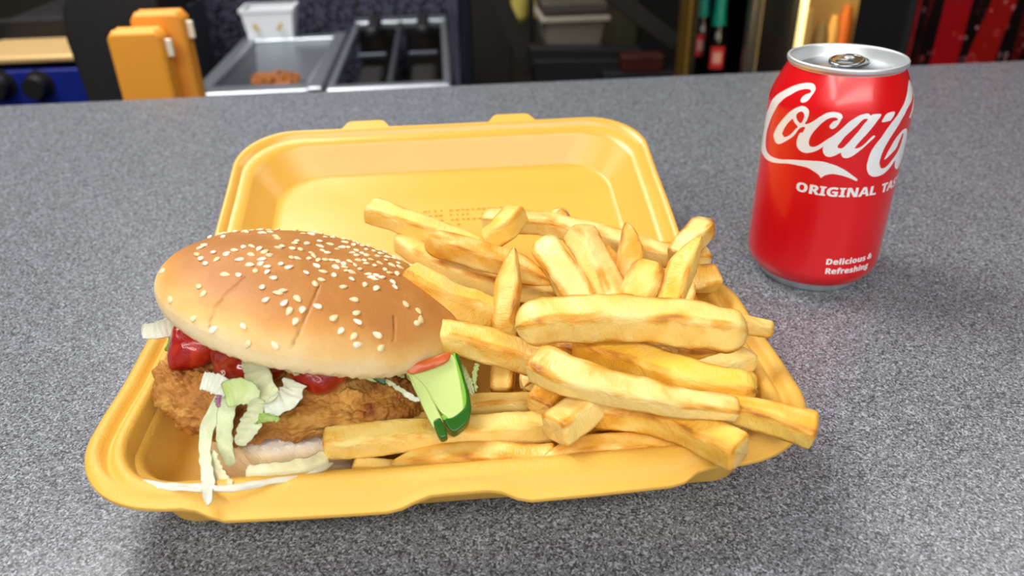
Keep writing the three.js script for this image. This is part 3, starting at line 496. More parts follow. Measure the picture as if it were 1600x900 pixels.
// pts: [px, py, h]; w: mm across; ends: cut, round or point; gold: how well fried; roll: turn about its length
function fry(label, pts, w, { e0 = 'cut', e1 = 'cut', gold = 0.3, roll = 0, yellow = 0.35, burnt = 0, flat = 0.88, taper0 = 1, taper1 = 1, seed } = {}) {
  const k = seed ?? pts[0][0] * 0.37 + pts[0][1] * 0.11, P = pts.map((p) => at(...p)), curve = new THREE.CatmullRomCurve3(P, false, 'centripetal'), L = curve.getLength() * 1000, R = 52, rows = [], cs = [], uvs = [], rf = rng(Math.round(k * 1000)), face = [0, 1, 2, 3].map(() => (rf() - 0.62) * 0.95);
  const ds = [0]; { const q = [0.25, 0.6, 1.1, 1.8, 2.7, 4]; for (const d of q) if (d < L / 2) ds.push(d); const m = Math.max(6, Math.round(L / 1.6)); for (let i = 1; i < m; i++) { const d = i / m * L; if (d > 4.4 && d < L - 4.4) ds.push(d); } for (const d of q.slice().reverse()) if (d < L / 2) ds.push(L - d); ds.push(L); }
  const endScale = (d, style) => style === 'cut' ? 0.80 + 0.20 * Math.sqrt(1 - (1 - clamp(d / 1.5)) ** 2) : style === 'round' ? Math.max(0.08, Math.sqrt(1 - (1 - clamp(d / (w * 0.55))) ** 2)) : Math.max(0.12, Math.pow(clamp((d + 0.6) / 15), 0.62));
  for (const d of ds) {
    const t = d / L, p = curve.getPointAt(t), T = curve.getTangentAt(t), up = Math.abs(T.y) > 0.93 ? V3(0, 0, 1) : V3(0, 1, 0);
    let S = T.clone().cross(up).normalize(); S.applyAxisAngle(T, roll + 0.35 * noise(t * 1.2, k, 4)); const N = S.clone().cross(T).normalize();
    const s = Math.min(endScale(d, e0), endScale(L - d, e1)) * lerp(taper0, taper1, t), row = [], cr = [];
    p.addScaledVector(S, 0.0007 * noise(d * 0.07, k, 1)).addScaledVector(N, 0.0005 * noise(d * 0.08, k, 2));
    const a = w * 0.0005 * s * (1 + 0.10 * noise(d * 0.09, k, 5)), b = w * 0.0005 * flat * s * (1 + 0.12 * noise(d * 0.085, k, 6));
    for (let i = 0; i < R; i++) {
      const th = i / R * 2 * Math.PI, c = Math.cos(th), q = Math.sin(th), ex = 0.40, x = Math.sign(c) * Math.abs(c) ** ex, y = Math.sign(q) * Math.abs(q) ** ex;
      const bump = 1 + 0.045 * noise(x * 1.3 + k, y * 1.3, d * 0.16) + 0.03 * noise(x * 4, y * 4 + k, d * 0.5) + 0.012 * noise(x * 9, y * 9 + k, d * 1.3);
      const v = p.clone().addScaledVector(S, a * x * bump).addScaledVector(N, b * y * bump);
      row.push(v);
      // frying colours the edges and the ends first and leaves the middle of a cut face pale
      const corner = smooth(0.80, 1.0, Math.abs(2 * x * y) / Math.max(1e-3, x * x + y * y) * Math.min(1, Math.hypot(x, y) / 1.05)), fi = Math.abs(x) > Math.abs(y) ? (x > 0 ? 0 : 1) : (y > 0 ? 2 : 3), patch = fbm(x * 0.9 + k, y * 0.9, d * 0.09, 3), fine = noise(x * 7 + k, y * 7, d * 0.9) + 0.8 * noise(x * 16 + k, y * 16, d * 2.1);
      const endg = Math.max(smooth(2.2, 0, d), smooth(2.2, 0, L - d)) * 0.35;
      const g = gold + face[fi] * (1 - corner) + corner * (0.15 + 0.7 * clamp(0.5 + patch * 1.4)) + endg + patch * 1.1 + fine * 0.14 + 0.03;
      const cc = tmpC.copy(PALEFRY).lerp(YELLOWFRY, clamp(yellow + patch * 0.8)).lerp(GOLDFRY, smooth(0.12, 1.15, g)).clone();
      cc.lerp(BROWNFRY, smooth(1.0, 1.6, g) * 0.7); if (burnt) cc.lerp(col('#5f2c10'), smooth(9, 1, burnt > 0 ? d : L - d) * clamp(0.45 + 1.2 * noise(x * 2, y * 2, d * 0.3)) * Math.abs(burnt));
      cr.push(cc);
    }
    rows.push(row); cs.push(cr); uvs.push(d);
  }
  const mean = (r) => r.reduce((a, p) => a.add(p), V3(0, 0, 0)).multiplyScalar(1 / R);
  const cap = (r, out) => { const m = mean(r); return [r.map((p) => p.clone().lerp(m, 0.09).addScaledVector(out, 0.00028)), r.map((p) => p.clone().lerp(m, 0.5).addScaledVector(out, 0.00036)), r.map(() => m.clone().addScaledVector(out, 0.00036))]; };
  const o0 = curve.getTangentAt(0).negate(), o1 = curve.getTangentAt(1), [a2, a1, a0] = cap(rows[0], o0), [b0, b1, b2] = cap(rows.at(-1), o1);
  const paler = (c) => { const m = c.reduce((a, q) => a.add(q), new THREE.Color(0, 0, 0)).multiplyScalar(1 / R); return c.map((q, i) => m.clone().lerp(PALEFRY, 0.5 + 0.3 * noise(i * 0.4, k, 8))); };
  const allR = [a0, a1, a2, ...rows, b0, b1, b2], pa = paler(cs[0]), pb = paler(cs.at(-1)), allC = [pa, pa, pa, ...cs, pb, pb, pb], allU = [0, 0, 0, ...uvs, L, L, L];
  const g = grid(R, allR.length - 1, (i, j) => allR[j][i % R], { closeU: true, color: (i, j) => allC[j][i % R], uv: (i, j) => [i / R * w * 3.6 / 30, allU[j] / 30] });
  return tag(settle(mesh('chip', g, fryM, scene)), label, 'chip', 'fried potato chips in the box');
}
const FRIES = [
  ['square ended chip that reaches furthest up and left toward the lid', [[577, 327, 64], [640, 350, 60], [700, 372, 55], [752, 396, 50]], 10.6, { gold: 0.3, yellow: 0.5 }],
  ['smooth pale chip with a rounded end just right of the bun crown', [[621, 372, 53], [665, 402, 50], [740, 436, 45], [866, 464, 36]], 10.4, { e0: 'round', gold: 0.1 }],
  ['chip with a browned left end and tapered right end above the upright chip', [[666, 376, 61], [740, 396, 59], [800, 416, 55], [864, 444, 50]], 11, { e0: 'round', e1: 'point', gold: 0.38, yellow: 0.2 }],
  ['thick chip resting on the bun with a bright yellow rounded left end', [[634, 434, 62], [690, 462, 57], [745, 484, 50], [800, 498, 42]], 13, { e0: 'cut', gold: 0.2, yellow: 0.6 }],
  ['golden pointed chip standing upright in the middle of the pile', [[803, 388, 70], [796, 430, 61], [789, 490, 49], [786, 545, 36], [784, 612, 25]], 9.6, { e0: 'point', gold: 0.5, yellow: 0.6 }],
  ['stubby translucent chip with a square end behind the upright chip', [[806, 332, 63], [788, 356, 60], [764, 376, 54]], 11, { gold: 0.3, yellow: 0.75 }],
  ['curved chip lying over the right edge of the bun', [[668, 524, 52], [720, 530, 51], [780, 545, 48], [850, 570, 40]], 11, { gold: 0.25, yellow: 0.35 }],
  ['longest pale chip lying across the back of the pile', [[752, 343, 50], [830, 348, 50], [920, 364, 50], [1020, 394, 47], [1112, 403, 44]], 10.4, { e0: 'round', e1: 'round', gold: 0.22, yellow: 0.1 }],
  ['chip with a brown left side leaning just right of the upright chip', [[845, 374, 62], [868, 408, 57], [894, 448, 50], [915, 484, 44]], 13, { e0: 'round', gold: 0.42, yellow: 0.1, roll: 0.5 }],
  ['broad pale leaning chip with golden edges in the middle of the back row', [[904, 362, 62], [922, 394, 57], [944, 438, 50], [964, 480, 45]], 12.6, { e0: 'cut', gold: 0.36, yellow: 0.1, roll: -0.3 }],
  ['pointed golden chip tip sticking up behind the rounded wide chip', [[979, 349, 64], [982, 380, 59], [985, 412, 53], [980, 450, 45]], 10.6, { e0: 'point', gold: 0.55, yellow: 0.3 }],
  ['wide rounded pale yellow chip top right of the pointed tip', [[1022, 412, 58], [1008, 440, 54], [992, 478, 48]], 14, { e0: 'round', gold: 0.14, yellow: 0.5 }],
  ['narrow yellow chip standing with its sharp tip up at the right', [[1094, 372, 67], [1075, 402, 62], [1058, 440, 55], [1044, 486, 48]], 10, { e0: 'point', gold: 0.34, yellow: 0.75 }],
  ['chip with a burnt brown tip rising at the far right of the pile', [[1106, 346, 58], [1086, 370, 55], [1058, 404, 50]], 11, { e0: 'round', gold: 0.4, yellow: 0.2, burnt: 0.9 }],
  ['short chip with an orange end low at the right back corner', [[1050, 436, 44], [1085, 436, 43], [1116, 434, 41]], 10.4, { gold: 0.34, yellow: 0.3, roll: 0.6 }],
  ['big thick chip lying level across the front of the pile', [[806, 512, 61], [870, 500, 61.5], [960, 497, 61.5], [1060, 504, 60], [1168, 524, 57]], 13.6, { e0: 'round', e1: 'round', gold: 0.36, yellow: 0.35, flat: 1 }],
  ['tapered chip end poking out right of the big level chip', [[1110, 500, 50], [1150, 505, 50], [1207, 514, 49]], 10, { e1: 'cut', taper1: 0.6, gold: 0.28, yellow: 0.4, burnt: -0.3 }],
  ['long glossy yellow chip slanting down right under the big level chip', [[905, 535, 47], [980, 560, 47], [1080, 592, 47], [1182, 612, 45]], 12, { e1: 'round', gold: 0.26, yellow: 0.95 }],
  ['pale faced bent chip narrowing to the right in front of the yellow chip', [[838, 566, 53], [890, 588, 53], [980, 612, 51], [1070, 630, 49], [1152, 640, 47]], 12.6, { e0: 'cut', gold: 0.3, yellow: 0.0, taper1: 0.55, roll: 0.25 }],
  ['square ended golden chip overhanging the right front corner of the box', [[1130, 636, 44], [1200, 652, 44], [1272, 674, 42]], 11, { gold: 0.44, yellow: 0.75, taper0: 0.75 }],
  ['broad golden chip whose cut end rests on the front right rim', [[930, 640, 37], [1010, 648, 38], [1080, 672, 38.5], [1158, 708, 39.5]], 11.4, { gold: 0.46, yellow: 0.7 }],
  ['short pale chip pointing down left out of the middle of the pile', [[948, 606, 41], [912, 640, 41], [866, 674, 40]], 11.6, { gold: 0.3, yellow: 0.2, roll: 0.3 }],
  ['golden blunt chip end just behind the short pale chip', [[900, 575, 36], [866, 608, 35], [843, 640, 33]], 11.4, { e1: 'cut', gold: 0.6, yellow: 0.9 }],
  ['small round pale chip end beside the foot of the upright chip', [[850, 586, 30], [834, 594, 30], [818, 606, 30]], 9, { e1: 'round', gold: 0.28, yellow: 0.2 }],
  ['golden chip half hidden behind the large cucumber slice', [[690, 636, 24], [760, 632, 25], [838, 630, 26]], 7.6, { gold: 0.55, yellow: 0.5 }],
  ['long straight pale chip lying in front of the lower bun', [[508, 693, 30], [600, 684, 30], [720, 676, 29], [862, 664, 27]], 10.2, { gold: -0.05, yellow: 0.45 }],
  ['chip top showing behind the long straight pale chip', [[545, 680, 24], [600, 664, 24], [700, 664, 23]], 7.5, { gold: 0.3, yellow: 0.4 }],
  ['golden chip with a thin left tip lying along the front rim', [[612, 724, 25.5], [680, 716, 26], [770, 714, 26], [866, 718, 26]], 9, { e0: 'point', gold: 0.42, yellow: 0.4 }],
  ['chip with a white square left end lowest at the front rim', [[552, 736, 22], [620, 742, 20], [700, 744, 18.5], [800, 738, 17]], 9, { gold: 0.46, yellow: 0.2 }],
  ['bowed chip with a pointed left end along the front right rim', [[848, 718, 29], [910, 704, 29], [980, 700, 29], [1076, 706, 29]], 9, { e0: 'point', gold: 0.5, yellow: 0.5 }],
  ['brownish chip deep in the gap above the bowed front chip', [[920, 672, 24], [965, 672, 24], [1020, 686, 24]], 8, { gold: 0.75, yellow: 0.4 }],
  ['short pale curved chip near the right wall below the tapered end', [[1090, 584, 38], [1135, 572, 38], [1178, 556, 38]], 8.4, { e1: 'round', gold: 0.2, yellow: 0.25 }],
  ['small yellow chip end near the right wall above the overhanging chip', [[1120, 590, 33], [1150, 592, 33], [1182, 604, 33]], 7.6, { e1: 'round', gold: 0.3, yellow: 0.6 }],
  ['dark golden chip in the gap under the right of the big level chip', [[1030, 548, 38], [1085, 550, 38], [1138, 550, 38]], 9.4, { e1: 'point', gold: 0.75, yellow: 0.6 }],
  ['small white chip corner showing above the left of the big level chip', [[832, 478, 44], [860, 478, 44], [905, 486, 43]], 8.4, { e0: 'point', gold: 0.25, yellow: 0.0 }],
  ['small golden chip tip rising behind the longest back chip', [[876, 326, 56], [874, 344, 50], [872, 366, 44]], 10, { e0: 'round', gold: 0.55, yellow: 0.3 }],
  ['golden chip deep between the leaning chips of the back row', [[940, 396, 46], [962, 420, 44], [985, 450, 41]], 9, { gold: 0.6, yellow: 0.3 }],
  ['pale chip foot below the narrow yellow chip at the right', [[1074, 446, 42], [1070, 470, 40], [1062, 506, 37]], 7.5, { gold: 0.24, yellow: 0.1 }],
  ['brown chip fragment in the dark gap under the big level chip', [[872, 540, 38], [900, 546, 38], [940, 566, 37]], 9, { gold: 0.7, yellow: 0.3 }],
  ['pale chip end between the big level chip and the glossy yellow chip', [[1000, 528, 40], [1034, 540, 40], [1062, 546, 40]], 8, { gold: 0.25, yellow: 0.1 }],
  ['golden chip low at the right wall behind the overhanging chip', [[1070, 644, 24], [1120, 660, 23], [1184, 690, 22]], 10, { gold: 0.6, yellow: 0.9 }],
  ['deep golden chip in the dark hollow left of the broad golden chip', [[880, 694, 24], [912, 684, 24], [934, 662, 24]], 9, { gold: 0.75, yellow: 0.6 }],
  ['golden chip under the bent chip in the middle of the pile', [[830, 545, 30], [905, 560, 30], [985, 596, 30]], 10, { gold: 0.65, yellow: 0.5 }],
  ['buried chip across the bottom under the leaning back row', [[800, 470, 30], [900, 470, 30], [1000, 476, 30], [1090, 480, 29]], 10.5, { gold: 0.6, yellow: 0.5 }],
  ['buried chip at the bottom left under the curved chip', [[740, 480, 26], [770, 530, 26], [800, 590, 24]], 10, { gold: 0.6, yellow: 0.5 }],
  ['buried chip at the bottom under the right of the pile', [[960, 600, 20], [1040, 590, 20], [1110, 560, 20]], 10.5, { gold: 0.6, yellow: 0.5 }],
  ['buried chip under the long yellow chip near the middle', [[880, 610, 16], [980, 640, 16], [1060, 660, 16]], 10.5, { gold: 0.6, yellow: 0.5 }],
];
for (const [label, pts, w, o] of FRIES) fry(label, pts, w, o);

// ---------------------------------------------------------------- the kitchen behind the counter
const steel = phys('#b9c0c8', 0.34, { metalness: 0.9 }), darkSteel = phys('#565b63', 0.45, { metalness: 0.85 }), black = std('#0e0e10', 0.5), soot = std('#18161a', 0.55, { metalness: 0.4 });
// chargrill at the left
{
  const z0 = -1.36, top = atZ(60, 66, -1.5).y, L = atZ(-60, 95, z0).x, R = atZ(141, 95, z0).x, lip = atZ(60, 93, z0).y, W = R - L, cx = (L + R) / 2;
  const g = thing('char_grill', 'black char grill with a blue control panel behind the counter at the left', 'grill', V3(cx, 0, z0));
  mesh('control_panel', box(W, 0.36, 0.02, 0.004, 0, lip - 0.194, 0), std('#0a1f7c', 0.4), g, 'deep blue front panel');
  mesh('grill_body', new THREE.BoxGeometry(W, lip - 0.02, 0.7).translate(0, (lip - 0.02) / 2, -0.365), darkSteel, g);
  mesh('front_ledge', box(W, 0.012, 0.15, 0.005, 0, lip + 0.002, -0.065), phys('#efc98a', 0.3, { metalness: 0.35 }), g, 'bright steel front ledge');
  mesh('drip_wall', box(W, 0.035, 0.02, 0.004, 0, lip + 0.022, -0.15), soot, g);
  for (let i = 0; i < 26; i++) mesh('grate_bar', box(0.009, 0.012, 0.46, 0.003, -W / 2 + 0.02 + i * (W - 0.04) / 25, lip + 0.034, -0.39), soot, g);
  mesh('burner_bed', box(W - 0.02, 0.01, 0.48, 0.003, 0, lip + 0.004, -0.4), std('#0b0a0a', 0.8), g);
  mesh('back_guard', box(W, 0.2, 0.02, 0.004, 0, lip + 0.08, -0.66), soot, g);
  for (const px of [62, 3]) { const p = atZ(px, 132, z0 + 0.012); const k = new THREE.CylinderGeometry(0.017, 0.019, 0.03, 28).rotateX(Math.PI / 2).translate(p.x - cx, p.y, 0.026); mesh('control_knob', k, black, g, 'round black control knob'); mesh('knob_skirt', new THREE.CylinderGeometry(0.022, 0.023, 0.006, 28).rotateX(Math.PI / 2).translate(p.x - cx, p.y, 0.012), black, g); }
}
// black bin and the stack of orange foam boxes on the shelf behind the counter
const BASE = atZ(240, 160, -0.95).y - 0.06;
const shelf = mesh('back_shelf', box(0.46, 0.02, 0.26, 0.004), darkSteel, scene); shelf.position.set(-0.36, BASE - 0.01, -0.97); tag(shelf, 'low steel shelf hidden behind the counter under the orange boxes', 'shelf');
{
  const z = -1.0, a = atZ(140, 150, z), b = atZ(222, 150, z), topY = atZ(180, -30, z).y, w = 0.105, h = topY - BASE;
  const s = new THREE.Shape(); s.moveTo(-w / 2 + 0.008, 0); s.lineTo(w / 2, 0); s.lineTo(w / 2, h); s.lineTo(-w / 2 + 0.05, h); s.quadraticCurveTo(-w / 2, h - 0.01, -w / 2, h - 0.07); s.lineTo(-w / 2 + 0.008, 0);
  const g = new THREE.ExtrudeGeometry(s, { depth: 0.1, bevelEnabled: true, bevelSize: 0.006, bevelThickness: 0.006, bevelSegments: 3 }).translate(0, 0.006, -0.1);
  const o = mesh('black_bin', g, std('#131215', 0.6), scene); o.position.set(atZ(200, 120, z).x, BASE, z); tag(o, 'tall black rounded plastic bin behind the orange foam boxes', 'bin');
}
{
  const orange = phys('#f59a1c', 0.45, { specularIntensity: 0.6 }), pale = std('#f3e6cf', 0.6);
  [[0, '#f7a63a', 'front most upright orange foam box in the stack behind the counter'], [1, '#f0a03c', 'rear upright orange foam box of the stack, just behind the front one'], ].forEach(([k, c, label]) => {
    const z = -0.93 - k * 0.032, x = k * 0.004 + (atZ(194, 150, -0.93).x + atZ(283, 150, -0.93).x) / 2 + k * 0.0135, top = atZ(235, 34, -0.93).y + k * 0.013, w = 0.060, h = top - BASE;
    const t = thing('foam_box', label, 'foam box', V3(x, BASE, z));
    const m = phys(c, 0.45, { specularIntensity: 0.6 });
    for (const [n, dz] of [['box_lid', 0.0075], ['box_base', -0.0075]]) { const g = new RoundedBoxGeometry(w, h, 0.0145, 4, 0.007); const p = g.attributes.position; for (let i = 0; i < p.count; i++) { const y = p.getY(i); const cut = Math.max(0, Math.abs(p.getX(i)) - (w / 2 - 0.014)) * smooth(h / 2 - 0.02, h / 2, y); p.setY(i, y - cut * 0.9); } g.computeVertexNormals(); g.translate(0, h / 2, dz); mesh(n, g, m, t); }
    mesh('closing_tab', box(0.012, 0.02, 0.005, 0.002, w / 2 + 0.001, h - 0.028, 0).translate(0, 0, 0.004), pale, t, 'pale closing tab');
  });
}
// chip scuttle and twin fryer: one range of steel units
const RY = atZ(600, 133, -1.5).y;
{
  const A = atZ(296, 146, -1.48), B = atZ(503, 137, -1.48), top = RY, C = atZ(345, 62, -1.5), depth = 0.50;
  const L = A.x, R = B.x, W = R - L, cx = (L + R) / 2;
  const g = thing('chip_scuttle', 'open stainless steel chip bin with sloping sides left of the fryer', 'chip bin', V3(cx, 0, -1.48));
  mesh('cabinet', new THREE.BoxGeometry(W, top - 0.13, depth).translate(0, (top - 0.13) / 2, -depth / 2), darkSteel, g);
  mesh('front_rim', box(W, 0.016, 0.05, 0.005, 0, top - 0.004, -0.025), steel, g);
  mesh('back_rim', box(W, 0.016, 0.04, 0.005, 0, top - 0.004, -depth + 0.02), steel, g);
  for (const s of [-1, 1]) mesh('side_rim', box(0.03, 0.018, depth, 0.005, s * (W / 2 - 0.015), top - 0.002, -depth / 2), steel, g);
  const quad = (p) => { const ge = grid(1, 1, (i, j) => p[j * 2 + i]); return ge; };
  const x0 = -W / 2 + 0.03, x1 = W / 2 - 0.03, y0 = top - 0.006, y1 = top - 0.03, z0 = -0.05, z1 = -depth + 0.04, bx0 = x0 + 0.05, bx1 = x1 - 0.03, bz0 = -0.09, bz1 = -0.2;
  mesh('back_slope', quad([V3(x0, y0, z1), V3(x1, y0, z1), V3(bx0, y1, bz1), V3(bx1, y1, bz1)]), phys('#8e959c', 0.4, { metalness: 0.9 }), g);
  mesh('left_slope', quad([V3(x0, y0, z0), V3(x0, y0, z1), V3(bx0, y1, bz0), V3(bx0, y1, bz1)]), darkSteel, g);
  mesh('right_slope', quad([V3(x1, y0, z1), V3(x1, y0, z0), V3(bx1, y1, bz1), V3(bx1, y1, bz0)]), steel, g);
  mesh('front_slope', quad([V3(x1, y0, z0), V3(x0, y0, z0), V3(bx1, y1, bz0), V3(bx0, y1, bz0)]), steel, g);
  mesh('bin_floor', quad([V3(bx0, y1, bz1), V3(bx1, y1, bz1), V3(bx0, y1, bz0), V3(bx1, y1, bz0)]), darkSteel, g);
  const r = rng(31), scraps = []; for (let k = 0; k < 160; k++) { const b = box(0.008 + r() * 0.02, 0.008, 0.008, 0.003); b.rotateY(r() * 3.1); b.rotateZ((r() - 0.5) * 0.8); b.translate(lerp(bx0 + 0.01, bx1 - 0.01, r()), y1 + 0.006 + r() * 0.018, lerp(bz1 + 0.01, bz0 - 0.01, r())); scraps.push(b); }
  const o = mesh('fried_scraps', mergeGeometries(scraps), std('#9a5a1c', 0.6), scene); o.position.set(cx, 0, -1.48); tag(o, 'heap of brown fried scraps in the bottom of the steel chip bin', 'fried scraps', null, 'stuff');
  // white tub standing on the back of the bin
  const zt = -1.48 - depth + 0.03, p0 = atZ(384, 64, zt), p1 = atZ(466, 64, zt), ty = atZ(420, 12, zt).y, tw = p1.x - p0.x, tx = (p0.x + p1.x) / 2, th = ty - (top + 0.006);
  const tub = thing('white_tub', 'white plastic tub standing at the back of the steel chip bin', 'tub', V3(tx, top + 0.006, zt - 0.03));
  const prof = [[0.42, 0], [0.42, 0.003], [0.48, th - 0.01], [0.51, th - 0.008], [0.51, th], [0.46, th]]; const tubG = grid(4, prof.length - 1, (i, j) => { const a = Math.PI / 4 + i * Math.PI / 2, [q, y] = prof[j]; return V3(Math.SQRT2 * Math.cos(a) * q * tw, y, Math.SQRT2 * Math.sin(a) * q * 0.09); }).toNonIndexed(); tubG.computeVertexNormals();
  mesh('tub_body', tubG, std('#e9edf2', 0.5, { side: THREE.DoubleSide }), tub);
  for (const s of [-1, 1]) { const d = box(0.008, 0.018, 0.003, 0.001); d.rotateZ(s * -0.6); d.translate(s * tw * 0.22, th * 0.4, 0.0512); mesh('tub_mark', d, std('#c9a54a', 0.6), tub, 'small yellowish mark'); }
}
{
  const A = atZ(506, 137, -1.48), B = atZ(706, 131, -1.48), L = A.x, R = B.x, W = R - L, cx = (L + R) / 2, top = RY, depth = 0.7;
  const g = thing('twin_fryer', 'twin tank stainless steel deep fryer with black baskets behind the counter', 'fryer', V3(cx, 0, -1.48));
  mesh('cabinet', new THREE.BoxGeometry(W, top - 0.2, depth).translate(0, (top - 0.2) / 2, -depth / 2), darkSteel, g);
  mesh('front_lip', box(W, 0.024, 0.035, 0.008, 0, top - 0.01, -0.018), steel, g);
  mesh('front_panel', box(W, 0.2, 0.01, 0.003, 0, top - 0.12, -0.01), steel, g);
  mesh('back_lip', box(W, 0.02, 0.06, 0.006, 0, top - 0.008, -depth + 0.03), steel, g);
  for (const s of [-1, 0, 1]) mesh('tank_rim', box(s ? 0.016 : 0.014, 0.016, depth - 0.05, 0.004, s * (W / 2 - 0.008), top - 0.008, -depth / 2), s ? steel : darkSteel, g);
  for (const s of [-1, 1]) {
    mesh('tank_wall', new THREE.BoxGeometry(W / 2 - 0.02, 0.2, 0.006).translate(s * W / 4, top - 0.12, -depth + 0.06), std('#171412', 0.4), g);
    mesh('tank_oil', new THREE.BoxGeometry(W / 2 - 0.02, 0.01, depth - 0.1).translate(s * W / 4, top - 0.17, -depth / 2), phys('#171008', 0.25), g);
    const b = new THREE.Group(); b.name = 'fryer_basket'; g.add(b);
    mesh('basket_shell', box(W / 2 - 0.06, 0.1, 0.3, 0.012, s * W / 4, top - 0.1, -0.24), std('#141110', 0.6), b);
    mesh('basket_grip', box(0.03, 0.028, 0.17, 0.01, s * W / 4, top + 0.01, -0.53), black, b);
    mesh('basket_hook', box(W / 2 - 0.05, 0.012, 0.012, 0.004, s * W / 4, top - 0.03, -0.4), darkSteel, b);
  }
}
{ // perforated heat shield behind the range, post and gap at its right
  const zb = -2.26, mm = std('#ffffff', 0.5, { map: mottle, metalness: 0.3 });
  const L = atZ(225, 50, zb).x, R = atZ(700, 50, zb).x; const g = new THREE.BoxGeometry(R - L, 1.5, 0.03); const u = g.attributes.uv; for (let i = 0; i < u.count; i++) u.setXY(i, u.getX(i) * 4.5, u.getY(i) * 7.5);
  const o = mesh('splash_panel', g, mm, scene); o.position.set((L + R) / 2, 0.85, zb); tag(o, 'dark mottled splash panel standing behind the chip bin and fryer', 'panel');
  const z = -1.6, a = atZ(702, 60, z), b = atZ(718, 60, z); const p = mesh('speckled_post', box(b.x - a.x, 2.2, 0.05, 0.004, 0, 1.1, 0), mm, scene); p.position.set((a.x + b.x) / 2, 0, z); tag(p, 'speckled narrow post right of the fryer', 'post');
  const c = atZ(719, 60, z), d = atZ(737, 60, z); const q = mesh('steel_post', box(d.x - c.x, 2.2, 0.05, 0.006, 0, 1.1, 0), phys('#39424f', 0.3, { metalness: 0.8 }), scene); q.position.set((c.x + d.x) / 2, 0, z); tag(q, 'dark bluish steel post beside the speckled one', 'post');
}
// dim store behind the middle
{
  const olive = std('#3a3520', 0.8), oliveDark = std('#1c190f', 0.8);
  const shelfUnit = thing('storage_rack', 'dark rack with sloping rails in the dim store behind the counter', 'rack', V3(0, 0, 0));
  const boards = thing('store_shelf', 'black shelf boards low in the dim store under the grey tub', 'shelf', V3(0, 0, 0));
  const bar = (x0, y0, x1, y1, z, w, m, name) => { const a = atZ(x0, y0, z), b = atZ(x1, y1, z), d = b.clone().sub(a), ge = box(w, d.length(), w, 0.004); ge.applyQuaternion(new THREE.Quaternion().setFromUnitVectors(V3(0, 1, 0), d.normalize())); ge.translate((a.x + b.x) / 2, (a.y + b.y) / 2, z); return mesh(name, ge, m, name === 'shelf_board' ? boards : shelfUnit); };
  bar(768, -20, 832, 108, -1.95, 0.045, oliveDark, 'sloping_rail'); bar(935, -25, 1054, 66, -1.72, 0.035, oliveDark, 'sloping_rail'); bar(831, -20, 831, 70, -2.1, 0.012, black, 'upright_rod'); bar(826, 88, 1000, 90, -1.9, 0.05, black, 'shelf_board');
  bar(940, 128, 1050, 124, -1.85, 0.05, black, 'shelf_board'); bar(832, 112, 1000, 110, -1.9, 0.07, black, 'shelf_board');
  for (const [px0, px1, m, label, z] of [[740, 800, oliveDark, 'dark olive cupboard side at the left of the dim store', -2.3], [965, 1058, olive, 'brownish cupboard front at the right of the dim store', -2.5]]) { const a = atZ(px0, 50, z), b = atZ(px1, 50, z); const o = mesh('store_cupboard', box(b.x - a.x, 1.3, 0.4, 0.006, 0, 0.65, -0.2), m, scene); o.position.set((a.x + b.x) / 2, 0, z); tag(o, label, 'cupboard'); }
  const z = -1.95, a = atZ(852, 84, z), b = atZ(944, 84, z), t0 = atZ(900, 22, z), w = b.x - a.x, h = t0.y - a.y;
  const tub = thing('storage_tub', 'grey plastic storage tub with a dark lid in the dim store', 'tub', V3((a.x + b.x) / 2, a.y, z - 0.08));
  const g = new RoundedBoxGeometry(w, h, 0.16, 3, 0.012); const p = g.attributes.position; for (let i = 0; i < p.count; i++) { const k = 0.9 + 0.2 * (p.getY(i) / h + 0.5); p.setX(i, p.getX(i) * k); } g.translate(0, h / 2, 0); g.computeVertexNormals();
  mesh('tub_body', g, std('#6b655a', 0.6), tub); mesh('tub_rim', box(w * 1.16, 0.014, 0.18, 0.005, 0, h - 0.012, 0), std('#a39a8c', 0.6), tub); mesh('tub_lid', box(w * 1.1, 0.03, 0.17, 0.008, 0, h + 0.015, 0), std('#4a453c', 0.5), tub);
  for (const [px, py, s, label] of [[812, 34, 0.024, 'pale yellow bottle left of the thin rod in the dim store'], [841, 30, 0.022, 'pale yellow bottle between the rod and the grey tub']]) {
    const q = atZ(px, py, -2.25), o = mesh('oil_bottle', new THREE.LatheGeometry([[0, 0], [s * 0.8, 0], [s, 0.02], [s, 0.16], [s * 0.5, 0.2], [s * 0.35, 0.21], [s * 0.35, 0.24], [0, 0.24]].map((v) => new THREE.Vector2(...v)), 28), std('#c9b95e', 0.4), scene); o.position.set(q.x, q.y - 0.0, -2.25); tag(o, label, 'bottle'); }
  const rb = atZ(1000, 126, -1.85); const rbx = mesh('red_crate', box(0.1, 0.04, 0.045, 0.006, 0, 0.02, 0), std('#3d0709', 0.5), scene); rbx.position.set(rb.x, rb.y + 0.0245, -1.85); tag(rbx, 'small dark red box low in the dim store left of the brass post', 'box');
  const z2 = -1.6, c = atZ(1061, 60, z2), d = atZ(1081, 60, z2); const post = thing('brass_post', 'brass coloured upright door post left of the dark bottles', 'post', V3((c.x + d.x) / 2, 0, z2));
  mesh('post_face', box(d.x - c.x, 2.2, 0.03, 0.004, 0, 1.1, 0), phys('#6f5320', 0.35, { metalness: 0.6 }), post); mesh('post_bead', box(0.005, 2.2, 0.01, 0.002, 0.001, 1.1, 0.017), phys('#d9b25a', 0.3, { metalness: 0.8 }), post);
}
